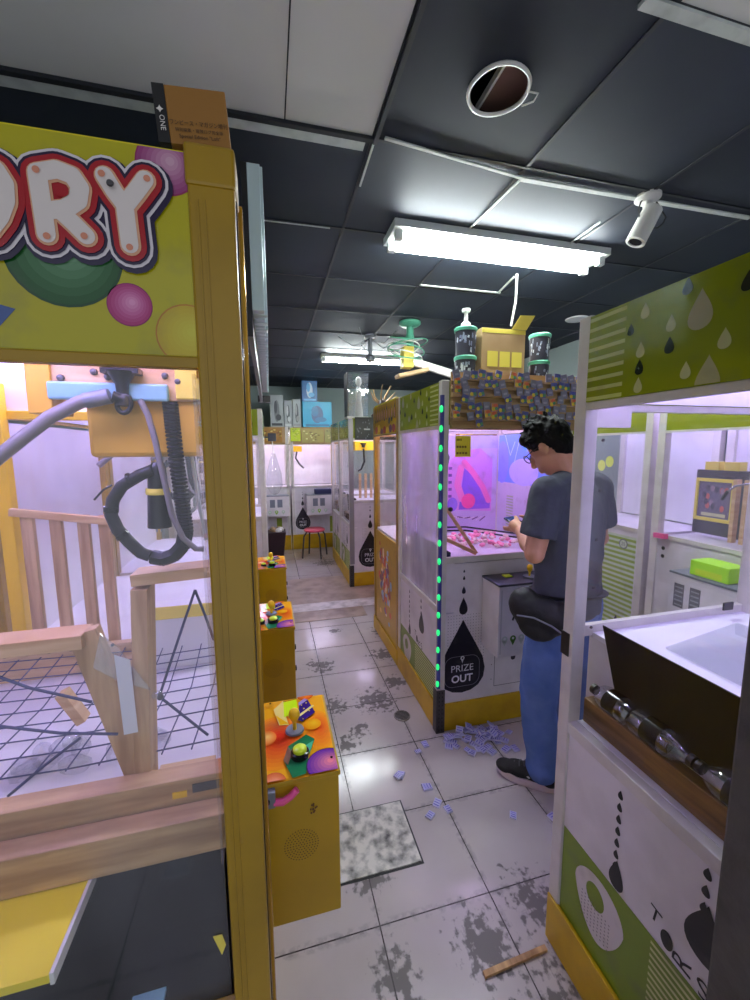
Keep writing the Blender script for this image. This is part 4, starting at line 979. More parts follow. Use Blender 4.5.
# control boxes with joystick
for i, yb in enumerate((.865, 1.68, 2.58)):
    t = LM[i]; w = .30; bx0 = -.056 if i == 0 else -.112
    cb_, A = control_box(t, '+x', bx0, yb, w, .47, .85, .186, 'gold_cabinet', 'gold_cabinet'); MB().box(bx0-.028, bx0+.001, yb+.02, yb+w-.02, .48, .83, 'black_plastic').build('mounting_block', cb_)
    a = Art((bx0, yb-.004, .85), (1, 0, 0), (0, 1, 0), (0, 0, 1), clip=(0, .184, 0, w+.008), mt='print_gloss', base=.0003)
    W_, H_ = .184, w+.008
    def fr(x, y): return ((x-10)/650*W_+.0, (1-(y-90)/680)*H_)
    a.rect(0, W_, 0, H_, (246, 176, 30), 0)
    a.bubble(*fr(170, 470), .075, .10, (246, 150, 34), (214, 50, 22), .1, None, 9); a.bubble(*fr(560, 430), .04, .08, (248, 160, 30), (240, 100, 30), .2, None)
    a.bubble(*fr(80, 440), .026, .028, (240, 130, 50), (250, 200, 110), 6); a.bubble(*fr(480, 90), .022, .018, (236, 110, 30), (250, 150, 40), 6, (170, 60, 20)); a.ell(*fr(110, 130), .014, .010, (236, 170, 40), 6); 
    a.poly([fr(150, 190), fr(250, 110), fr(260, 250), fr(290, 360), fr(200, 350)], (236, 214, 120), 10); a.poly([fr(170, 250), fr(290, 350), fr(210, 350)], (246, 190, 20), 11)
    a.poly([fr(250, 130), fr(385, 120), (fr(390, 270)), fr(250, 280)], (206, 246, 30), 11); a.stroke([fr(250, 125), fr(385, 115)], .0012, (30, 90, 30), 12)
    a.poly([fr(405, 190), fr(500, 140), fr(555, 280), fr(420, 350), fr(380, 330)], (52, 26, 110), 10); a.stroke([fr(400, 290), fr(540, 215)], .004, (240, 220, 140), 11); a.poly([fr(400, 160), fr(470, 120), fr(500, 140), fr(405, 190)], (170, 150, 210), 10)
    for (x, y) in ((430, 190), (480, 175), (450, 230), (500, 260), (430, 330)): a.ell(*fr(x, y), .002, .003, (230, 200, 60), 12, 8)
    a.bubble(*fr(515, 390), .022, .022, (250, 170, 20), (252, 200, 40), 10)
    a.poly([fr(225, 640), fr(270, 540), fr(440, 470), fr(510, 520), fr(440, 640), fr(400, 760), fr(290, 770)], (30, 120, 70), 10); a.poly([fr(420, 560), fr(500, 530), fr(450, 620)], (80, 190, 140), 11); a.poly([fr(225, 640), fr(270, 540), fr(300, 600), fr(260, 680)], (150, 110, 90), 11)
    a.bubble(*fr(590, 720), .05, .048, (120, 60, 160), (240, 140, 150), 10, (70, 20, 90)); a.bubble(*fr(140, 790), .028, .034, (226, 110, 60), (250, 170, 130), 10, (200, 90, 50))
    for (x, y) in ((30, 140), (115, 130), (510, 70), (125, 785), (625, 690), (40, 695)): a.ell(*fr(x, y), .0032, .0036, (40, 20, 20), 16, 8)
    a.build('panel_print', cb_)
    jx, jy = fr(340, 430); joystick(cb_, (A[0]+jx, yb+jy, .8565), s=.95, h=.05); bx_, by_ = fr(365, 640); button(cb_, (A[0]+bx_, yb+by_, .8565), s=1.0)
    if i != 0: b2_, b3_ = fr(180, 640); button(cb_, (A[0]+b2_, yb+b3_, .8565), s=.8)
    a = Art((A[0], yb, 0), (1, 0, 0), (0, 0, 1), (0, -1, 0)); random.seed(3)
    for r_i in range(1, 7):
        for k in range(r_i*6): q = 2*pi*k/(r_i*6); a.ell(.095+.0065*r_i*cos(q), .675+.0065*r_i*sin(q), .0016, .0016, (64, 44, 6), 0, 6)
    a.ell(.095, .675, .0016, .0016, (64, 44, 6), 0, 6)
    if i == 0:
        for k in range(12): a.ell(.125+random.gauss(0, .004), .765+random.gauss(0, .008), .0022, .003, (96, 56, 14), 1+.1*k, 8)
    a.build('speaker_holes', cb_)
    for z in (.72, .62): MB().lathe([(.012, 0), (.012, .008), (.001, .01)], (A[1], yb+.08, z), 'black_plastic', (1, 0, 0), n=14).build('knob', cb_, smooth=True)
b = MB().box(-.056, -.016, .845, .862, .802, .842, 'grey_plastic'); lk = b.build('lock_block', LM[0], bevel=.003)
MB().lathe([(.006, 0), (.006, -.003), (.0001, -.003)], (-.034, .8445, .822), 'black_plastic', (0, 1, 0)).build('keyhole', lk)
MB().tube([(-.02, .852, .812), (.0, .850, .810), (.018, .852, .818), (.032, .854, .830)], .008, 'pink_toy').build('pink_tie', lk, smooth=True)

# crane hanging in a gold machine
def crane(t, dx, dy, dz=0, full=True):
    D = V((dx, dy, dz))
    def c(px, py, Y=.80): return on(px, py, 1, Y)+D
    def bx(b, x0, x1, y0, y1, z0, z1, m): return b.box(x0+dx, x1+dx, y0+dy, y1+dy, z0+dz, z1+dz, m)
    cr = bx(MB(), -.300, -.118, .80, .93, 1.588, 1.690, 'crane_yellow').build('crane', t, bevel=.008)
    bx(MB(), -.365, -.100, .792, .80, 1.685, 1.765, 'wood_light').build('mounting_plate', cr, bevel=.002)
    bx(bx(MB(), -.375, -.34, .785, .86, 1.66, 1.77, 'crane_yellow'), -.155, -.10, .788, .792, 1.688, 1.765, 'label_yellow').build('side_bracket', cr, bevel=.003)
    bx(MB(), -.345, -.165, .780, .79, 1.683, 1.712, 'blue_plastic').build('motor_strip', cr, bevel=.004)
    b = MB()
    for px, py in ((94, 372), (61, 378), (165, 376), (178, 382), (108, 377)): b.lathe([(.006, 0), (.005, -.005), (.001, -.006)], c(px, py, .792), 'steel_dark', (0, 1, 0), n=8)
    b.each('bolt', cr)
    b = MB(); p = c(121, 372, .775); b.box(p.x-.028, p.x+.028, p.y-.01, p.y+.016, p.z-.003, p.z+.006, 'black_plastic'); b.lathe([(.022, 0), (.010, -.02), (.009, -.035), (.013, -.04), (.013, -.055), (.001, -.056)], p, 'black_plastic'); b.build('hook', cr, smooth=True)
    MB().tube([c(85, 401, .765), c(110, 396, .765)], .0125, 'grey_plastic').build('hose_coupling', cr, smooth=True)
    MB().tube([c(112, 396, .765), c(118, 398, .768), c(124, 400, .77)], .009, 'black_plastic').tube([c(124+7*cos(q), 404+9*sin(q), .77) for q in [2*pi*i/16 for i in range(16)]], .004, 'black_plastic', closed=True).build('ring', cr, smooth=True)
    MB().tube([c(*p, .765) for p in ((-40, 488), (-5, 460), (20, 440), (50, 417), (80, 402), (88, 400))], .0105, 'grey_hose').build('hose', cr, smooth=True)
    MB().tube([c(*p, .775) for p in ((140, 400), (148, 415), (155, 440), (163, 475), (172, 515), (183, 538), (196, 549), (204, 549))], .0052, 'grey_hose').build('cable', cr, smooth=True)
    # ribbed coil
    path = [(170, 402), (173, 430), (177, 465), (182, 500), (186, 530), (183, 545), (174, 555), (163, 559), (152, 557)]
    pts = []
    for i in range(len(path)-1):
        for k in range(16): f = k/16; pts.append((path[i][0]*(1-f)+path[i+1][0]*f, path[i][1]*(1-f)+path[i+1][1]*f))
    P3 = [c(x, y, .80) for x, y in pts]; hel = []
    MB().tube(P3, .0075, 'rubber', n=8).build('coil_core', cr, smooth=True)
    for i, p in enumerate(P3):
        for s in range(4):
            q = 2*pi*(i*4+s)/7.0
            nx = P3[min(i+1, len(P3)-1)]-P3[max(i-1, 0)]; nx.normalize(); sd = V((0, 1, 0)); u3 = nx.cross(sd).normalized()
            pp = p+(P3[min(i+1, len(P3)-1)]-p)*(s/4); hel.append(pp+(u3*cos(q)+sd*sin(q))*.0108)
    MB().tube(hel, .0032, 'rubber', n=6).build('ribbed_coil', cr, smooth=True)
    MB().tube([c(*p, .79) for p in ((153, 470), (140, 475), (122, 486), (113, 500), (111, 515), (118, 530), (130, 543), (141, 553), (150, 556))], .0105, 'rubber', n=14).build('black_hose', cr, smooth=True)
    b = MB()
    for p0, p1 in (((128, 480), (131, 479)), ((111.5, 507), (111, 512)), ((121, 534), (124, 537))): b.tube([c(*p0, .79), c(*p1, .79)], .0118, 'black_gloss', n=14)
    b.tube([c(112, 485, .778), c(103, 490, .77), (c(94, 500, .765))], .0018, 'black_plastic', n=6); b.build('tape_bands', cr, smooth=True)
    pt, pb_ = c(157, 468, .80), c(160, 527, .80)
    MB().lathe([(.008, -.01), (.014, .0), (.016, .02), (.020, (pt-pb_).length), (.001, (pt-pb_).length)], pt, 'black_plastic', (pb_-pt)).build('claw_motor', cr, smooth=True)
    MB().lathe([(.0195, .036), (.0205, .042), (.0195, .047)], pt, 'label_yellow', (pb_-pt)).build('yellow_band', cr, smooth=True)
    b = MB()
    for s in (-.006, .002): b.tube([pb_+V((s, 0, .002)), pb_+V((s, 0, -.009))], .0018, 'chrome', n=6)
    b.each('pin', cr)
    MB().tube([c(*p, .83) for p in ((183, 400), (187, 430), (194, 470), (200, 510), (206, 540))], .0035, 'white_plastic', n=8).build('white_cable', cr, smooth=True)
    MB().tube([V((LX0+.03, .87+dy, 1.775)), V((LX1-.03, .87+dy, 1.775))], .012, 'chrome').build('crane_rail', t, smooth=True)
crane(L1, 0, 0); crane(LM[1], -.03-.12, .95, .0); crane(LM[2], -.2, 1.85, 0)
# wooden frames standing in the near machine
def wframe(name, label, parts):
    t = thing(name, parts[0][1], label, 'wooden frame')
    for nm, p, q, w, h, mt in parts: MB().bar(p, q, w, h, mt).build(nm, t, bevel=.0015)
    return t
yy = .825
wframe('timber_stand', 'upright wooden frame with a square top behind the post of the near gold machine', [
    ('post', on(147, 782, 1, yy), on(143, 585, 1, yy), .028, .055, 'wood_vert'), ('top_rail', on(135, 579, 1, yy)+V((0, 0, .004)), on(212, 570, 1, yy)+V((0, 0, .004)), .055, .022, 'wood_light'),
    ('post', V((-.075, yy, .985)), V((-.078, yy, 1.37)), .028, .05, 'wood_vert'), ('base_rail', on(158, 778, 1, yy+.03), on(215, 767, 1, yy+.03), .05, .02, 'wood_light')])
wframe('timber_stand', 'wooden frame with a slanting post at the left edge of the near gold machine', [
    ('post', on(146, 785, 1, yy-.01), on(84, 630, 1, yy-.01), .026, .046, 'wood_vert'), ('top_rail', on(-60, 652, 1, yy-.01), on(88, 636, 1, yy-.01), .055, .026, 'wood_light'),
    ('short_block', on(62, 692, 1, .98), on(84, 720, 1, .98), .03, .02, 'wood_light')])
t = tag(MB().box(LX0+.03, LX1-.02, .760, .800, .93, .985, 'wood_beam').build('wooden_beam', loc=(-.4, .78, .93), bevel=.002), 'thick pale beam across the floor of the near gold machine', 'beam')
t = tag(MB().box(LX0+.03, LX1-.02, .715, .756, .866, .938, 'wood_beam').build('wooden_beam', loc=(-.4, .73, .87), bevel=.002), 'darker lower beam in front, under the pale one in the near gold machine', 'beam')
MB().box(-.20, -.175, .7575, .7598, .95, .962, 'yellow_plastic').build('yellow_tag', t); MB().box(-.165, -.10, .7578, .7598, .955, .972, 'steel_dark').build('hinge', t)
# net of cords over the floor
nt_ = thing('cord_net', (-.45, 1.05, 1.0), 'knotted dark cord net stretched over the lit floor of the near gold machine', 'net')
b = MB(); zz = 1.0
for k in range(14): x = -.78+k*.055; b.tube([(x, .82, zz), (x+.01, 1.08, zz-.012), (x, 1.33, zz)], .0016, 'cord_blue', n=5)
for k in range(10): y = .84+k*.054; b.tube([(-.80, y, zz), (-.4, y+.004, zz-.014), (-.08, y, zz)], .0016, 'cord_blue', n=5)
b.build('cords', nt_)
for A_ in ((-.81, -.075, 1.335, 1.36),): MB().box(A_[0], A_[1], A_[2], A_[3], .93, 1.015, 'wood_light').build('rear_rail', nt_, bevel=.002)
b = MB()
for k in range(13): b.sph((-.76+k*.055, 1.333, 1.012), .005, 'cord_black', n=8, m=5)
b.each('knot', nt_)
# ropes
def rope(pts, label): tag(MB().tube(pts, .0026, 'cord_blue', n=7).build('blue_rope', loc=pts[0], smooth=True), label, 'rope')
rope([on(-20, 670, 1, .80), on(30, 688, 1, .80), on(92, 702, 1, .80)], 'blue rope tied high to the slanting post at the left edge')
rope([on(-20, 724, 1, .79), on(60, 733, 1, .79), on(118, 734, 1, .79)], 'blue rope tied low to the slanting post, running left')
rope([on(80, 738, 1, .78), on(45, 765, 1, .78), on(8, 796, 1, .77)], 'blue rope slanting down to the beam at the left edge')
rope([on(195, 590, 1, .83), on(178, 640, 1, .83), on(160, 694, 1, .83)], 'blue rope from the square frame top down to its post')
rope([on(195, 590, 1, .83), on(205, 615, 1, .83), on(214, 640, 1, .83)], 'blue rope from the square frame top towards the gold post')
rope([on(160, 697, 1, .82), on(184, 716, 1, .82), on(208, 735, 1, .82)], 'blue rope from the knot on the square frame down to the right')
MB()
kn = on(157, 695, 1, .80); tag(MB().sph(kn, (.010, .008, .008), 'clear_plastic').sph(kn+V((.006, -.002, -.004)), .006, 'steel_dark').build('knot', loc=kn, smooth=True), 'taped knot on the post of the square wooden frame', 'knot')
# clear acrylic pieces
t = thing('acrylic_sheet', on(110, 660, 1, .79), 'clear acrylic sheet taped to the slanting post', 'acrylic sheet')
MB().poly([on(*p, 1, .79) for p in ((100, 634), (93, 668), (120, 682), (150, 690), (118, 648))], 'clear_plastic', thick=.003, nrm=(0, -1, 0)).build('sheet', t)
MB().poly([on(*p, 1, .785) for p in ((114, 655), (130, 660), (138, 732), (124, 735))], 'tape_grey', thick=.001, nrm=(0, -1, 0)).build('tape_strip', t)
random.seed(8); b = MB()
for k in range(10):
    x, y = -.52+random.random()*.26, .90+random.random()*.10; b.sph((x, y, .945), (.03+.02*random.random(), .02, .02), 'clear_plastic', n=7, m=5, M=Matrix.Rotation(random.random()*3, 3, 'Z'))
tag(b.build('plastic_bag', loc=(-.42, .93, .93)), 'crumpled clear bag on the floor under the net', 'plastic bag')
# fence of slats at the far side, tall pole
t = thing('slat_fence', (-.55, 1.38, .93), 'fence of upright wooden slats near the far glass of the near gold machine', 'fence')
for (xa, xb, dark) in ((20, 34, 1), (48, 63, 1), (74, 92, 0), (96, 112, 1)):
    p = on((xa+xb)/2, 515, 1, 1.385); w = .031
    MB().bar((p.x, 1.385, .935), (p.x, 1.385, p.z), w, .018, 'wood_vert', up=(0, 1, 0)).build('slat', t, bevel=.002)
p = on(10, 512, 1, 1.37); q = on(118, 522, 1, 1.37); MB().bar(p, q, .02, .022, 'wood_light').build('rail', t, bevel=.002)
p0, p1 = on(24, 640, 1, 1.40), on(4, 440, 1, 1.40); p0.z = .94
tag(MB().bar(p0, p1+V((-.01, 0, .16)), .035, .035, 'yellow_plastic').build('yellow_pole', loc=p0, bevel=.003), 'bright yellow pole seen at the left edge inside the near gold machine', 'pole')
MB().box(LX0+.05, -.42, 1.41, 1.44, 1.69, 1.715, 'yellow_plastic').build('inner_rail', L1, bevel=.003)
b = MB(); b.box(-.40, -.19, 1.30, 1.44, .931, 1.10, 'white_plastic'); b.box(-.405, -.185, 1.295, 1.30, 1.09, 1.13, 'label_yellow')
tag(b.build('white_carton', loc=(-.3, 1.38, .93), bevel=.003), 'white carton with a yellow top edge at the far side of the near gold machine', 'carton')

# silver ribbed board standing on the left row
t = thing('silver_board', (-.02, 2.3, PH), 'long black-backed silver ribbed board standing on top of the left row', 'board')
MB().box(-.052, -.036, 1.36, 3.23, PH+.001, 2.44, 'black_plastic').build('backing', t)
b = MB()
for k in range(44):
    y = 1.36+k*.0425; b.box(-.0355, .002+.008*(k % 2), y, y+.036, PH+.08, 2.44+.06*((k*7) % 3)/3, 'silver_ribbed')
b.build('ribbed_face', t, bevel=.002)
MB().box(-.07, .02, 3.18, 3.24, PH+.005, PH+.05, 'steel_dark').build('bracket', t)

# white machine further down the left row
t = drop_machine(-.84, -.05, 3.65, 4.5, 'white claw machine beyond the gold ones in the left row', sill_left=.73, led_mt='led_white')
t = drop_machine(-.84, -.10, 4.52, 5.3, 'white claw machine farthest along the left row', sill_left=.73, led_mt='led_white')

# ---------------- back row facing the camera
def back_machine(x0, x1, y0, label, cbx0, cbw, drop_u=None):
    y1 = y0+.66
    t = thing('claw_machine', ((x0+x1)/2, (y0+y1)/2, 0), label, 'claw machine')
    MB().box(x0+.008, x1-.008, y0+.008, y1, .01, .99, 'white_paint').build('cabinet', t)
    frame_parts(t, x0, x1, y0, y1, 'post_white', .05); kick(t, x0, x1, y0, y1, z=.24)
    b = MB(); b.box(x0+.002, x0+.02, y0+.05, y1, 1.68, PH, 'header_green'); b.box(x0+.05, x1-.05, y0+.002, y0+.02, 1.68, PH, 'cardboard'); b.box(x0+.05, x1-.05, y1-.03, y1, 1.0, PH, 'white_inner'); b.box(x0+.02, x1-.02, y0+.02, y1, 1.90, 1.92, 'white_inner'); b.build('header', t)
    b = MB(); b.box(x0, x1, y0, y0+.02, 1.665, 1.68, 'post_white'); b.box(x0, x1, y0, y0+.02, .99, 1.02, 'post_white'); b.build('rail', t)
    pane(t, '-y', x0, x1, y0, y1, 1.02, 1.665, 'glass_clear'); pane(t, '-x', x0, x1, y0, y1, 1.02, 1.665); led(t, x0, x1, y0, y1, 1.86, 'led_white')
    a = Art((x0, y0+.008, 0), (1, 0, 0), (0, 0, 1), (0, -1, 0))
    if drop_u is not None: prize_art(a, drop_u, .46, .95)
    a.rect(x1-x0-.22, x1-x0-.14, .26, .52, (140, 160, 50), 1); a.build('front_print', t)
    cb_, A = control_box(t, '-y', cbx0, y0, cbw, .58, .90, .2, 'white_paint', 'grey_plastic')
    a = Art((A[0], A[2], 0), (1, 0, 0), (0, 0, 1), (0, -1, 0))
    for k in range(2): a.rect(cbw*.25+k*.11, cbw*.25+k*.11+.075, .72, .84, (120, 124, 140), 1)
    for k, c in ((-.1, (190, 210, 190)), (0, (150, 200, 60)), (.1, (190, 210, 190))): a.ell(cbw/2+k, .65, .025, .025, c, 1); a.poly([(cbw/2+k-.02, .64), (cbw/2+k+.02, .64), (cbw/2+k, .605)], c, 1); a.ell(cbw/2+k, .652, .01, .01, (230, 230, 230), 2)
    a.build('box_print', cb_); return t
tA = back_machine(.31, 1.13, 6.5, 'white claw machine in the back row behind the red stool', .53, .38, drop_u=.17)
tB = back_machine(-.53, .29, 6.5, 'white claw machine in the back row behind the dark bin', -.12, .38)
b = MB().box(.95, 1.09, 6.36, 6.49, .62, .78, 'cardboard'); tag(b.build('cardboard_box', loc=(1.02, 6.42, .62)), 'small brown box fixed beside the shelf box of the back machine', 'box')
# cranes of the back machines, blue packet
MB().box(.34, .50, 6.62, 6.72, 1.56, 1.65, 'yellow_plastic').tube([(.42, 6.6, 1.56), (.40, 6.6, 1.46), (.46, 6.6, 1.36), (.52, 6.6, 1.3)], .014, 'steel_dark').build('crane', tA)
MB().box(.97, 1.03, 6.6, 6.66, 1.0, 1.68, 'yellow_plastic').build('yellow_column', tA)
tag(MB().box(.66, .92, 6.32, 6.44, .901, .98, 'cord_blue').build('blue_packet', loc=(.7, 6.4, .9), bevel=.006), 'blue packet lying on the shelf box of the back machine', 'packet')
# signs on the headers
def sign(x0, x1, z0, z1, y, cols, label, txt=None):
    t = thing('header_sign', (x0, y, z0), label, 'sign'); MB().box(x0, x1, y, y+.012, z0, z1, 'cardboard').build('board', t)
    a = Art((x0, y, 0), (1, 0, 0), (0, 0, 1), (0, -1, 0)); a.rect(.004, x1-x0-.004, z0+.004, z1-.004, cols[0], 0); random.seed(int(x0*100)+77)
    for k in range(18): u_, v_ = random.random()*(x1-x0-.06)+.02, z0+.03+random.random()*(z1-z0-.06); a.rect(u_, u_+.03, v_, v_+.02, cols[1+k % (len(cols)-1)], 1)
    a.build('sign_print', t)
sign(-.10, .20, 1.70, 1.93, 6.485, [(170, 120, 50), (120, 80, 30), (240, 220, 120)], 'brown patterned sign on the back machine behind the bin')
sign(.32, .48, 1.72, 1.93, 6.485, [(206, 224, 40), (236, 240, 120), (180, 200, 40)], 'bright lime sign on the back machine behind the stool')
sign(.49, .84, 1.70, 1.92, 6.48, [(176, 160, 90), (120, 100, 40), (240, 236, 170)], 'brown sign with a pale window, right of the lime one')
sign(.85, 1.09, 1.70, 1.92, 6.485, [(166, 160, 100), (110, 110, 60), (210, 200, 140)], 'olive brown sign at the right end of the back machine header')
# figure boxes on top of the back row
mat('cyan_box', (40, 170, 210), .4); mat('box_grey', (170, 176, 178), .4); mat('box_blue', (50, 110, 170), .4)
def fig_box(x0, x1, z1, y, mt, label, c1, c2, z0=PH):
    t = thing('figure_box', ((x0+x1)/2, y, z0), label, 'figure box'); MB().box(x0, x1, y, y+.16, z0, z1, mt).build('box_body', t, bevel=.004)
    a = Art((x0, y, 0), (1, 0, 0), (0, 0, 1), (0, -1, 0)); w = x1-x0; h = z1-z0
    a.ell(w*.5, z0+h*.5, w*.2, h*.34, c1, 1); a.ell(w*.42, z0+h*.62, w*.12, h*.2, c2, 2); a.ell(w*.62, z0+h*.3, w*.2, h*.1, c2, 2); a.rect(w*.1, w*.9, z0+h*.04, z0+h*.12, c2, 2)
    a.build('box_print', t)
fig_box(.03, .23, 2.43, 6.56, 'box_grey', 'pale grey figure box at the left end of the back row', (120, 124, 128), (70, 74, 80))
fig_box(.24, .36, 2.35, 6.56, 'box_grey', 'narrow grey figure box, middle of the three on the back row', (90, 96, 100), (210, 214, 214))
fig_box(.37, .50, 2.38, 6.58, 'box_grey', 'grey figure box with a dark picture touching the cyan one', (60, 66, 72), (150, 150, 150))
fig_box(.52, .98, 2.34, 6.54, 'cyan_box', 'wide cyan figure box with a dark blue picture on the back row', (30, 80, 130), (20, 110, 160))
fig_box(.52, .76, 2.72-.03, 6.56, 'box_blue', 'tall blue figure box standing on the cyan one', (190, 220, 236), (80, 170, 220), z0=2.342)

# stool and bin, hanging white bag
sx, sy, sz = .60, 5.95, .43
t = thing('round_stool', (sx, sy, 0), 'round red-topped stool with dark legs before the back machines', 'stool')
MB().lathe([(.001, 0), (.15, 0), (.158, .012), (.155, .026), (.14, .034), (.001, .036)], (sx, sy, sz-.03), 'red_seat', n=32).build('seat', t, smooth=True)
for k in range(4):
    q = R(20)+k*pi/2; MB().tube([(sx+.12*cos(q), sy+.12*sin(q), sz-.03), (sx+.17*cos(q), sy+.17*sin(q), sz-.10), (sx+.20*cos(q), sy+.20*sin(q), .01)], .012, 'leg_grey').build('leg', t, smooth=True)
t = thing('waste_bin', (.03, 5.98, 0), 'dark maroon square bin between the left row and the stool', 'bin')
vs = [(-.11, -.10, 0), (.11, -.10, 0), (.11, .10, 0), (-.11, .10, 0), (-.155, -.14, .42), (.155, -.14, .42), (.155, .14, .42), (-.155, .14, .42)]
b = MB().add([V(p)+V((.03, 5.98, .002)) for p in vs], [(3, 2, 1, 0), (0, 1, 5, 4), (1, 2, 6, 5), (2, 3, 7, 6), (3, 0, 4, 7), (4, 5, 6, 7)], 'maroon'); b.build('bin_body', t, bevel=.008)
b = MB(); random.seed(6)
for k in range(7): b.sph((.03+random.uniform(-.1, .1), 5.98+random.uniform(-.09, .09), .44), (.05, .04, .04), random.choice(['white_plastic', 'cardboard', 'clear_plastic']), n=7, m=5)
b.build('litter', t)
t = thing('hanging_bag', (.03, 5.4, 1.0), 'pale plastic bag hanging from a clip at the end of the left row', 'plastic bag')
p = V((.035, 5.25, 1.75)); MB().box(p.x-.05, p.x+.05, p.y-.02, p.y+.02, p.z-.05, p.z+.05, 'dark_shell').build('clip', t, bevel=.006)
MB().tube([p+V((0, 0, -.04)), p+V((.01, 0, -.2))], .008, 'white_plastic').lathe([(.02, 0), (.05, -.1), (.09, -.25), (.10, -.4), (.05, -.5), (.001, -.52)], p+V((.01, 0, -.2)), 'clear_plastic').build('bag', t, smooth=True)
MB().tube([p+V((-.04, 0, 0)), V((-.1, p.y, p.z))], .01, 'steel_dark').build('hook_arm', t, smooth=True)

# ================================================================= PACKETS ON THE FLOOR
def floor_packet():
    b = MB(); vs = [(-.017, -.021, 0), (.017, -.021, 0), (.017, .021, 0), (-.017, .021, 0), (-.015, -.02, .007), (.015, -.02, .006), (.016, .02, .009), (-.016, .02, .006)]
    b.add(vs, [(3, 2, 1, 0), (0, 1, 5, 4), (1, 2, 6, 5), (2, 3, 7, 6), (3, 0, 4, 7)], 'print', (206, 204, 236)); b.add(vs[4:], [(0, 1, 2, 3)], 'print', (190, 188, 232))
    for k in range(3): b.add([(-.012, -.015+k*.012, .0085), (.012, -.015+k*.012, .0085), (.012, -.011+k*.012, .0092), (-.012, -.011+k*.012, .0092)], [(0, 1, 2, 3)], 'print', [(96, 92, 190), (120, 116, 206), (140, 136, 220)][k])
    return b.build('candy_packet', loc=(0, 0, 0))
fp = floor_packet(); random.seed(21)
sp = [(400, 776), (427, 788), (448, 810), (437, 804), (430, 816), (418, 752), (425, 745), (398, 778), (513, 816), (553, 818), (552, 790)]
pile = [(random.gauss(466, 16), random.gauss(738, 9)) for _ in range(30)]+[(random.uniform(470, 520), random.uniform(722, 750)) for _ in range(14)]+[(random.uniform(445, 500), random.uniform(728, 752)) for _ in range(10)]
placed = []
for i, (x, y) in enumerate(sp+pile):
    p = on(x, y, 2, 0)
    if i >= len(sp) and (p.y > MY0-.035 or p.x < .80): p.y = min(p.y, MY0-.04-random.random()*.1); p.x = max(p.x, .82)
    if (p.x-1.13)**2+(p.y-1.56)**2 < .13**2: continue
    if p.x > RX0-.03 and p.y < RY1+.03: p.x = RX0-.06
    lay = sum(1 for q in placed if (q-p).length < .03); placed.append(p.copy())
    o = fp if i == 0 else copy_tree(fp); o.location = (p.x, p.y, .0015+.008*lay); o.rotation_euler = (random.uniform(-.1, .15)*(1+lay), random.uniform(-.1, .1)*(1+lay), random.uniform(0, 6.3)); s_ = random.uniform(.8, 1.15); o.scale = (s_, s_, s_)
    if i < 8: tag(o, 'lilac candy packet lying apart on the tiles between hatch and middle machine', 'packet', 'lone packets on the tiles')
    elif i < 11: tag(o, 'lilac candy packet lying alone on the tiles near the black shoe and near right machine', 'packet', 'packets near the shoe')
    else: tag(o, 'lilac candy packet in the litter at the foot of the middle machine', 'packet', 'litter of candy packets')

# ================================================================= PERSON
PP = V((1.258, 1.475, 0)); PA = R(20)
PM = Matrix.Translation(PP) @ Matrix.Rotation(PA, 4, 'Z')
person = thing('person', PP, 'person in dark grey T-shirt and blue jeans, head bent over the hands', 'person')
def fused(name, mb, parent, voxel, mt, smooth_it=6, disp=0, dsc=8):
    """several overlapping volumes fused into one continuous skin"""
    me = bpy.data.meshes.new('tmp'); me.from_pydata([tuple(p) for p in mb.v], [], mb.f)
    bm = bmesh.new(); bm.from_mesh(me)
    bmesh.ops.recalc_face_normals(bm, faces=bm.faces); bm.to_mesh(me); bm.free()
    ob = bpy.data.objects.new('tmp', me); COL.objects.link(ob)
    r = ob.modifiers.new('r', 'REMESH'); r.mode = 'VOXEL'; r.voxel_size = voxel
    s = ob.modifiers.new('s', 'SMOOTH'); s.factor = .6; s.iterations = smooth_it
    dg = bpy.context.evaluated_depsgraph_get(); ev = ob.evaluated_get(dg)
    out = bpy.data.meshes.new_from_object(ev); bpy.data.objects.remove(ob)
    if disp:
        for v in out.vertices:
            c = v.co; v.co = c+v.normal*disp*(noise.noise(V((c.x*dsc, c.y*dsc, c.z*dsc*.7)))+.5*noise.noise(V((c.x*dsc*2.3+5, c.y*dsc*2.3, c.z*dsc*2.1))))
    out.materials.clear(); out.materials.append(MATS[mt])
    O = V(parent['_o'])
    out.transform(Matrix.Translation(-O) @ PM)
    for p in out.polygons: p.use_smooth = True
    o = bpy.data.objects.new(name, out); COL.objects.link(o); o.parent = parent; o['_o'] = tuple(O); return o
def loft(b, secs, n=24):
    """secs: (x,y,z,rx,ry)"""
    vs = []
    for x, y, z, rx, ry in secs:
        for j in range(n): q = 2*pi*j/n; vs.append((x+rx*cos(q), y+ry*sin(q), z))
    k = len(secs); fs = [(i*n+j, i*n+(j+1) % n, (i+1)*n+(j+1) % n, (i+1)*n+j) for i in range(k-1) for j in range(n)]+[tuple(range(n))[::-1], tuple((k-1)*n+j for j in range(n))]
    return b.add(vs, fs, 'skin')
def limb(b, pts, rs):
    b.tube(pts, rs, 'skin', n=14)
    for p, r in zip(pts, rs): b.sph(p, r, 'skin', n=14, m=10)
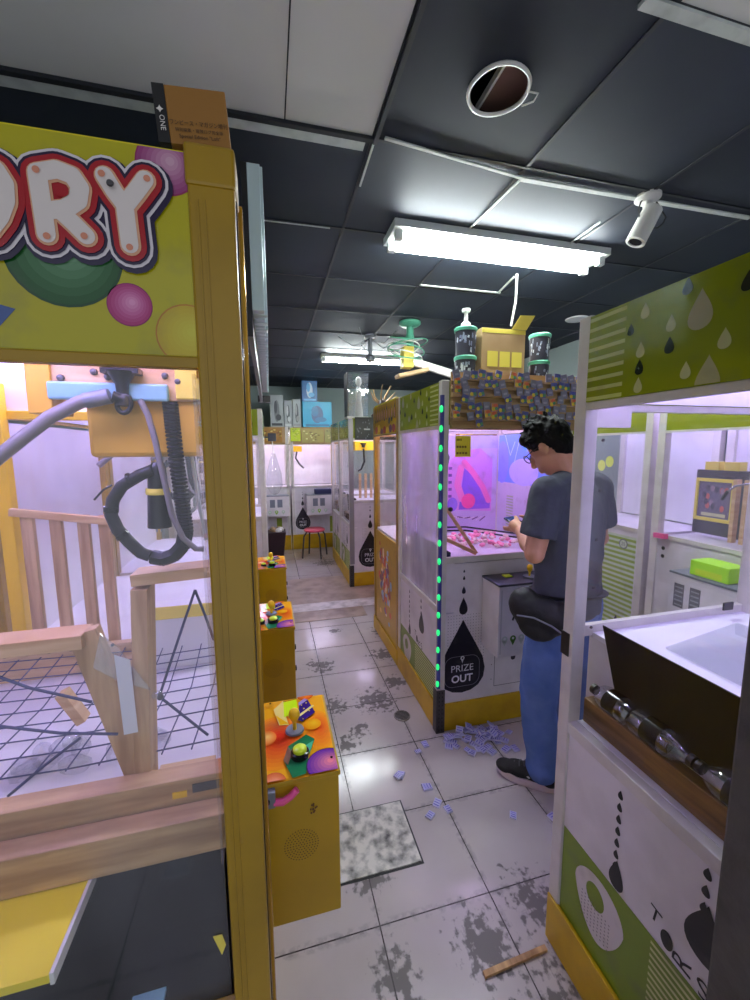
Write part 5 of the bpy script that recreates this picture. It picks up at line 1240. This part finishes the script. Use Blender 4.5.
# joints (person's own frame: x right, y forward)
SHL, SHR = V((-.195, -.01, 1.415)), V((.195, -.01, 1.415))
ELL, ELR = V((-.25, .00, 1.175)), V((.262, .0, 1.175))
WRL, WRR = V((-.10, .175, 1.225)), V((.05, .19, 1.225))
HIPL, HIPR = V((-.09, .0, .90)), V((.09, .0, .90))
KNL, KNR = V((-.085, .06, .48)), V((.11, .02, .48))
ANL, ANR = V((-.055, .045, .10)), V((.13, -.04, .10))
HC = V((-.035, .095, 1.60))
HM = Matrix.Rotation(R(10), 3, 'Z') @ Matrix.Rotation(R(-36), 3, 'X')
def hp_(x, y, z): return HC+HM @ V((x, y, z))
b = MB()
loft(b, [(0, .0, .86, .14, .10), (0, 0, .93, .155, .115), (0, 0, 1.02, .14, .105), (0, .0, 1.14, .135, .10), (0, .0, 1.27, .16, .11), (0, 0, 1.36, .17, .10), (0, 0, 1.42, .14, .08), (0, .0, 1.46, .07, .06)])
limb(b, [V((0, 0, 1.44)), V((-.01, .03, 1.50)), V((-.02, .055, 1.56))], [.058, .054, .055])
for S, E_, W_, sg in ((SHL, ELL, WRL, -1), (SHR, ELR, WRR, 1)):
    limb(b, [S, (S+E_)/2, E_, (E_*.6+W_*.4), W_], [.056, .048, .041, .040, .027])
for H, K, A_ in ((HIPL, KNL, ANL), (HIPR, KNR, ANR)):
    limb(b, [H, (H+K)/2, K, (K*.6+A_*.4), A_], [.095, .078, .056, .056, .038])
# head with jaw, nose, brow, ears
b.sph(HC+HM @ V((0, -.010, .025)), (.076, .092, .088), 'skin', n=24, m=16, M=HM); b.sph(hp_(0, .022, -.045), (.056, .066, .062), 'skin', n=20, m=12, M=HM)
b.sph(hp_(0, .048, -.088), (.030, .026, .022), 'skin', M=HM)
b.tube([hp_(0, .082, .012), hp_(0, .100, -.018), hp_(0, .104, -.030)], [.008, .011, .013], 'skin'); b.sph(hp_(0, .101, -.03), .014, 'skin')
b.sph(hp_(0, .082, -.062), (.024, .012, .007), 'skin', M=HM); b.sph(hp_(0, .080, -.074), (.02, .012, .007), 'skin', M=HM)
for s in (-1, 1): b.sph(hp_(s*.078, -.004, -.008), (.010, .019, .031), 'skin', M=HM)
# palms and fingers around the phone
PHN = V((-.025, .245, 1.252)); 
for W_, sg in ((WRL, -1), (WRR, 1)):
    pc = V((PHN.x+sg*.048, .225, 1.235)); b.tube([W_, (W_+pc)/2, pc+V((0, .012, .006))], [.027, .031, .028], 'skin', n=12); b.sph(pc, (.022, .038, .030), 'skin', n=12, m=8)
    for k in range(4):
        z = 1.226; yk = .232+k*.017; L_ = [.9, 1, .95, .75][k]
        p = [V((pc.x+sg*.006, yk, 1.224)), V((pc.x-sg*.002, yk+.004, 1.208)), V((pc.x-sg*.022*L_, yk+.006, 1.204)), V((pc.x-sg*.038*L_, yk+.006, 1.212))]
        b.tube(p, [.0095, .009, .008, .007], 'skin', n=8); b.sph(p[-1], .007, 'skin', n=8, m=6)
    p = [pc+V((sg*-.004, -.010, .018)), pc+V((-sg*.014, .006, .034)), pc+V((-sg*.028, .024, .038))]; b.tube(p, [.012, .010, .0085], 'skin', n=8); b.sph(p[-1], .0085, 'skin', n=8, m=6)
fused('body', b, person, .0058, 'skin', 3)
# hair
b = MB(); b.sph(HC+HM @ V((0, -.020, .040)), (.086, .098, .090), 'skin', n=26, m=18, M=HM); b.sph(hp_(0, -.055, .0), (.074, .055, .075), 'skin', M=HM); b.sph(hp_(0, .05, .085), (.06, .045, .036), 'skin', M=HM)
for s in (-1, 1): b.sph(hp_(s*.070, .012, .032), (.014, .030, .034), 'skin', M=HM)
random.seed(12)
for k in range(90):
    th = random.uniform(0, 2*pi); ph = random.uniform(.0, 1.5); d = V((sin(ph)*cos(th), sin(ph)*sin(th), cos(ph))); d2 = V((d.x*.084, d.y*.096-.02, d.z*.09+.04))
    if d.y > .75: continue
    p = hp_(*d2); e = hp_(*(d2*1.0+d*.016+V((random.uniform(-.02, .02), random.uniform(.0, .03), random.uniform(-.01, .015))))); b.tube([p, (p+e)/2, e], [.012, .010, .004], 'skin', n=7)
fused('hair', b, person, .0052, 'hair', 2, disp=.003, dsc=45)
# glasses
g = MB()
for s in (-1, 1):
    c_ = hp_(s*.032, .098, .006); g.tube([c_+HM @ V((.026*cos(q), 0, .019*sin(q))) for q in [2*pi*i/20 for i in range(20)]], .0022, 'black_plastic', n=6, closed=True)
    g.tube([hp_(s*.058, .096, .012), hp_(s*.078, .04, .012), hp_(s*.083, -.005, .006)], .0024, 'black_plastic', n=6)
g.tube([hp_(-.008, .100, .01), hp_(.008, .100, .01)], .002, 'black_plastic', n=6)
g.v = [PM @ p for p in g.v]; g.build('glasses', person, smooth=True)
# T-shirt
b = MB()
loft(b, [(0, .0, .885, .175, .135), (0, 0, .95, .172, .13), (0, 0, 1.04, .165, .128), (0, .0, 1.16, .168, .125), (0, .0, 1.27, .185, .128), (0, -.005, 1.36, .195, .118), (0, -.005, 1.42, .165, .092), (0, .0, 1.465, .082, .068), (0, .004, 1.475, .070, .060)], n=30)
for S, E_ in ((SHL, ELL), (SHR, ELR)):
    e2 = S*.28+E_*.72; limb(b, [S+V((-.03 if S.x > 0 else .03, 0, .0)), S, (S+e2)/2], [.072, .070, .072]); b.tube([(S+e2)/2, e2], [.072, .074], 'skin', n=16)
    limb(b, [S+V((-.1 if S.x > 0 else .1, 0, .02)), S], [.066, .066])
fused('tshirt', b, person, .0075, 'shirt', 3, disp=.011, dsc=9)
# jeans
b = MB(); loft(b, [(0, .0, .80, .155, .115), (0, 0, .88, .168, .128), (0, 0, .96, .16, .122), (0, 0, .99, .155, .118)])
for H, K, A_ in ((HIPL, KNL, ANL), (HIPR, KNR, ANR)):
    limb(b, [H+V((0, 0, -.02)), (H+K)/2, K, (K*.5+A_*.5), A_+V((0, 0, .05)), A_+V((0, -.005, .0))], [.112, .096, .083, .076, .068, .072])
fused('jeans', b, person, .0075, 'jeans', 4, disp=.008, dsc=11)
# shoes
for nm, A_, hd in (('shoe', ANL, R(26)), ('shoe', ANR, R(-8))):
    RM = Matrix.Rotation(hd, 3, 'Z')
    def sp_(x, y, z): return V((A_.x, A_.y, 0))+RM @ V((x, y, z))
    b = MB()
    for x, y, z, rx, ry, rz in ((0, -.035, .060, .040, .05, .05), (0, .03, .062, .044, .07, .045), (0, .10, .050, .048, .07, .034), (.0, .155, .042, .044, .055, .026), (0, -.03, .095, .042, .048, .035)): b.sph(sp_(x, y, z), (rx, ry, rz), 'skin', M=RM)
    sh = fused(nm, b, person, .0055, 'shoe_black', 3)
    s = MB(); out = []
    for i in range(28):
        q = 2*pi*i/28; yy_ = .062+.145*sin(q); wx = (.047+.006*sin(q)*1.2)*cos(q)*(1 if abs(sin(q)) < .9 else .9); out.append((wx*(.9 if -.5 < sin(q) < .1 else 1), yy_))
    n_ = len(out); vs = []
    for z, sc in ((.001, .94), (.012, 1.0), (.030, 1.03), (.036, .98)): 
        for x, y in out: vs.append(PM @ sp_(x*sc, .062+(y-.062)*sc, z+(.012*max(0, (y-.12)/.1)**2 if z < .02 else .004*sin(y*60))))
    s.add(vs, [(i*n_+j, i*n_+(j+1) % n_, (i+1)*n_+(j+1) % n_, (i+1)*n_+j) for i in range(3) for j in range(n_)]+[tuple(range(n_))[::-1], tuple(3*n_+j for j in range(n_))], 'shoe_sole')
    s.build('sole', sh, smooth=True)
    l = MB()
    for k in range(4): l.tube([sp_(-.024, .05+k*.022, .100-k*.009), sp_(0, .056+k*.022, .108-k*.009), sp_(.024, .05+k*.022, .100-k*.009)], .003, 'leg_grey', n=6)
    l.sph(sp_(-.040, .05, .055), (.004, .010, .005), 'mount_white', n=8, m=6); l.v = [PM @ p for p in l.v]; l.build('laces', sh, smooth=True)
# phone held in both hands
ph = MB().box(-.036, .036, -.002, .075, -.0045, .0045, 'black_gloss', M=PM @ Matrix.Translation(PHN+V((0, -.012, -.018))) @ Matrix.Rotation(R(20), 4, 'X'))
tag(ph.build('phone', loc=PM @ PHN, bevel=.002), 'dark phone held in both hands of the person', 'phone')
# waist bag
BC = PM.inverted() @ on(541, 613, 1, 1.385); BM = Matrix.Rotation(R(-57), 3, 'Z') @ Matrix.Rotation(R(10), 3, 'Y')
bag = thing('waist_bag', PM @ BC, 'black waist bag slung at the left hip of the person', 'bag')
b = MB()
for x, y, z, r in ((-.075, -.03, .03, (.06, .05, .07)), (.075, -.03, .02, (.06, .05, .065)), (0, -.035, .0, (.11, .055, .085)), (0, -.045, -.05, (.075, .045, .05)), (-.04, -.05, .03, (.07, .04, .05)), (.04, -.05, .0, (.07, .045, .06))): b.sph(BC+BM @ V((x, y, z)), r, 'skin', M=BM)
bb = fused('bag_body', b, bag, .006, 'bag_black', 3, disp=.004, dsc=18)
s = MB(); 
s.tube([BC+BM @ V((-.09, -.080, -.008)), BC+BM @ V((-.03, -.104, .012)), BC+BM @ V((.04, -.104, .0)), BC+BM @ V((.09, -.078, -.03))], .0035, 'grey_plastic', n=6)
s.v = [PM @ p for p in s.v]; s.build('zip', bb, smooth=True)
s = MB(); ring = [V((.180*cos(q), .142*sin(q), .965+.022*cos(q+2.4))) for q in [2*pi*i/40 for i in range(40)]]
s.tube(ring, .016, 'bag_black', n=8, closed=True, sq=.35); s.v = [PM @ p for p in s.v]; s.build('waist_strap', bag, smooth=True)
s = MB(); s.tube([BC+V((.02, .1, .0)), BC+V((.03, .14, -.04)), BC+V((.02, .15, -.09))], .004, 'bag_black', n=6); s.v = [PM @ p for p in s.v]; s.build('strap_end', bag)
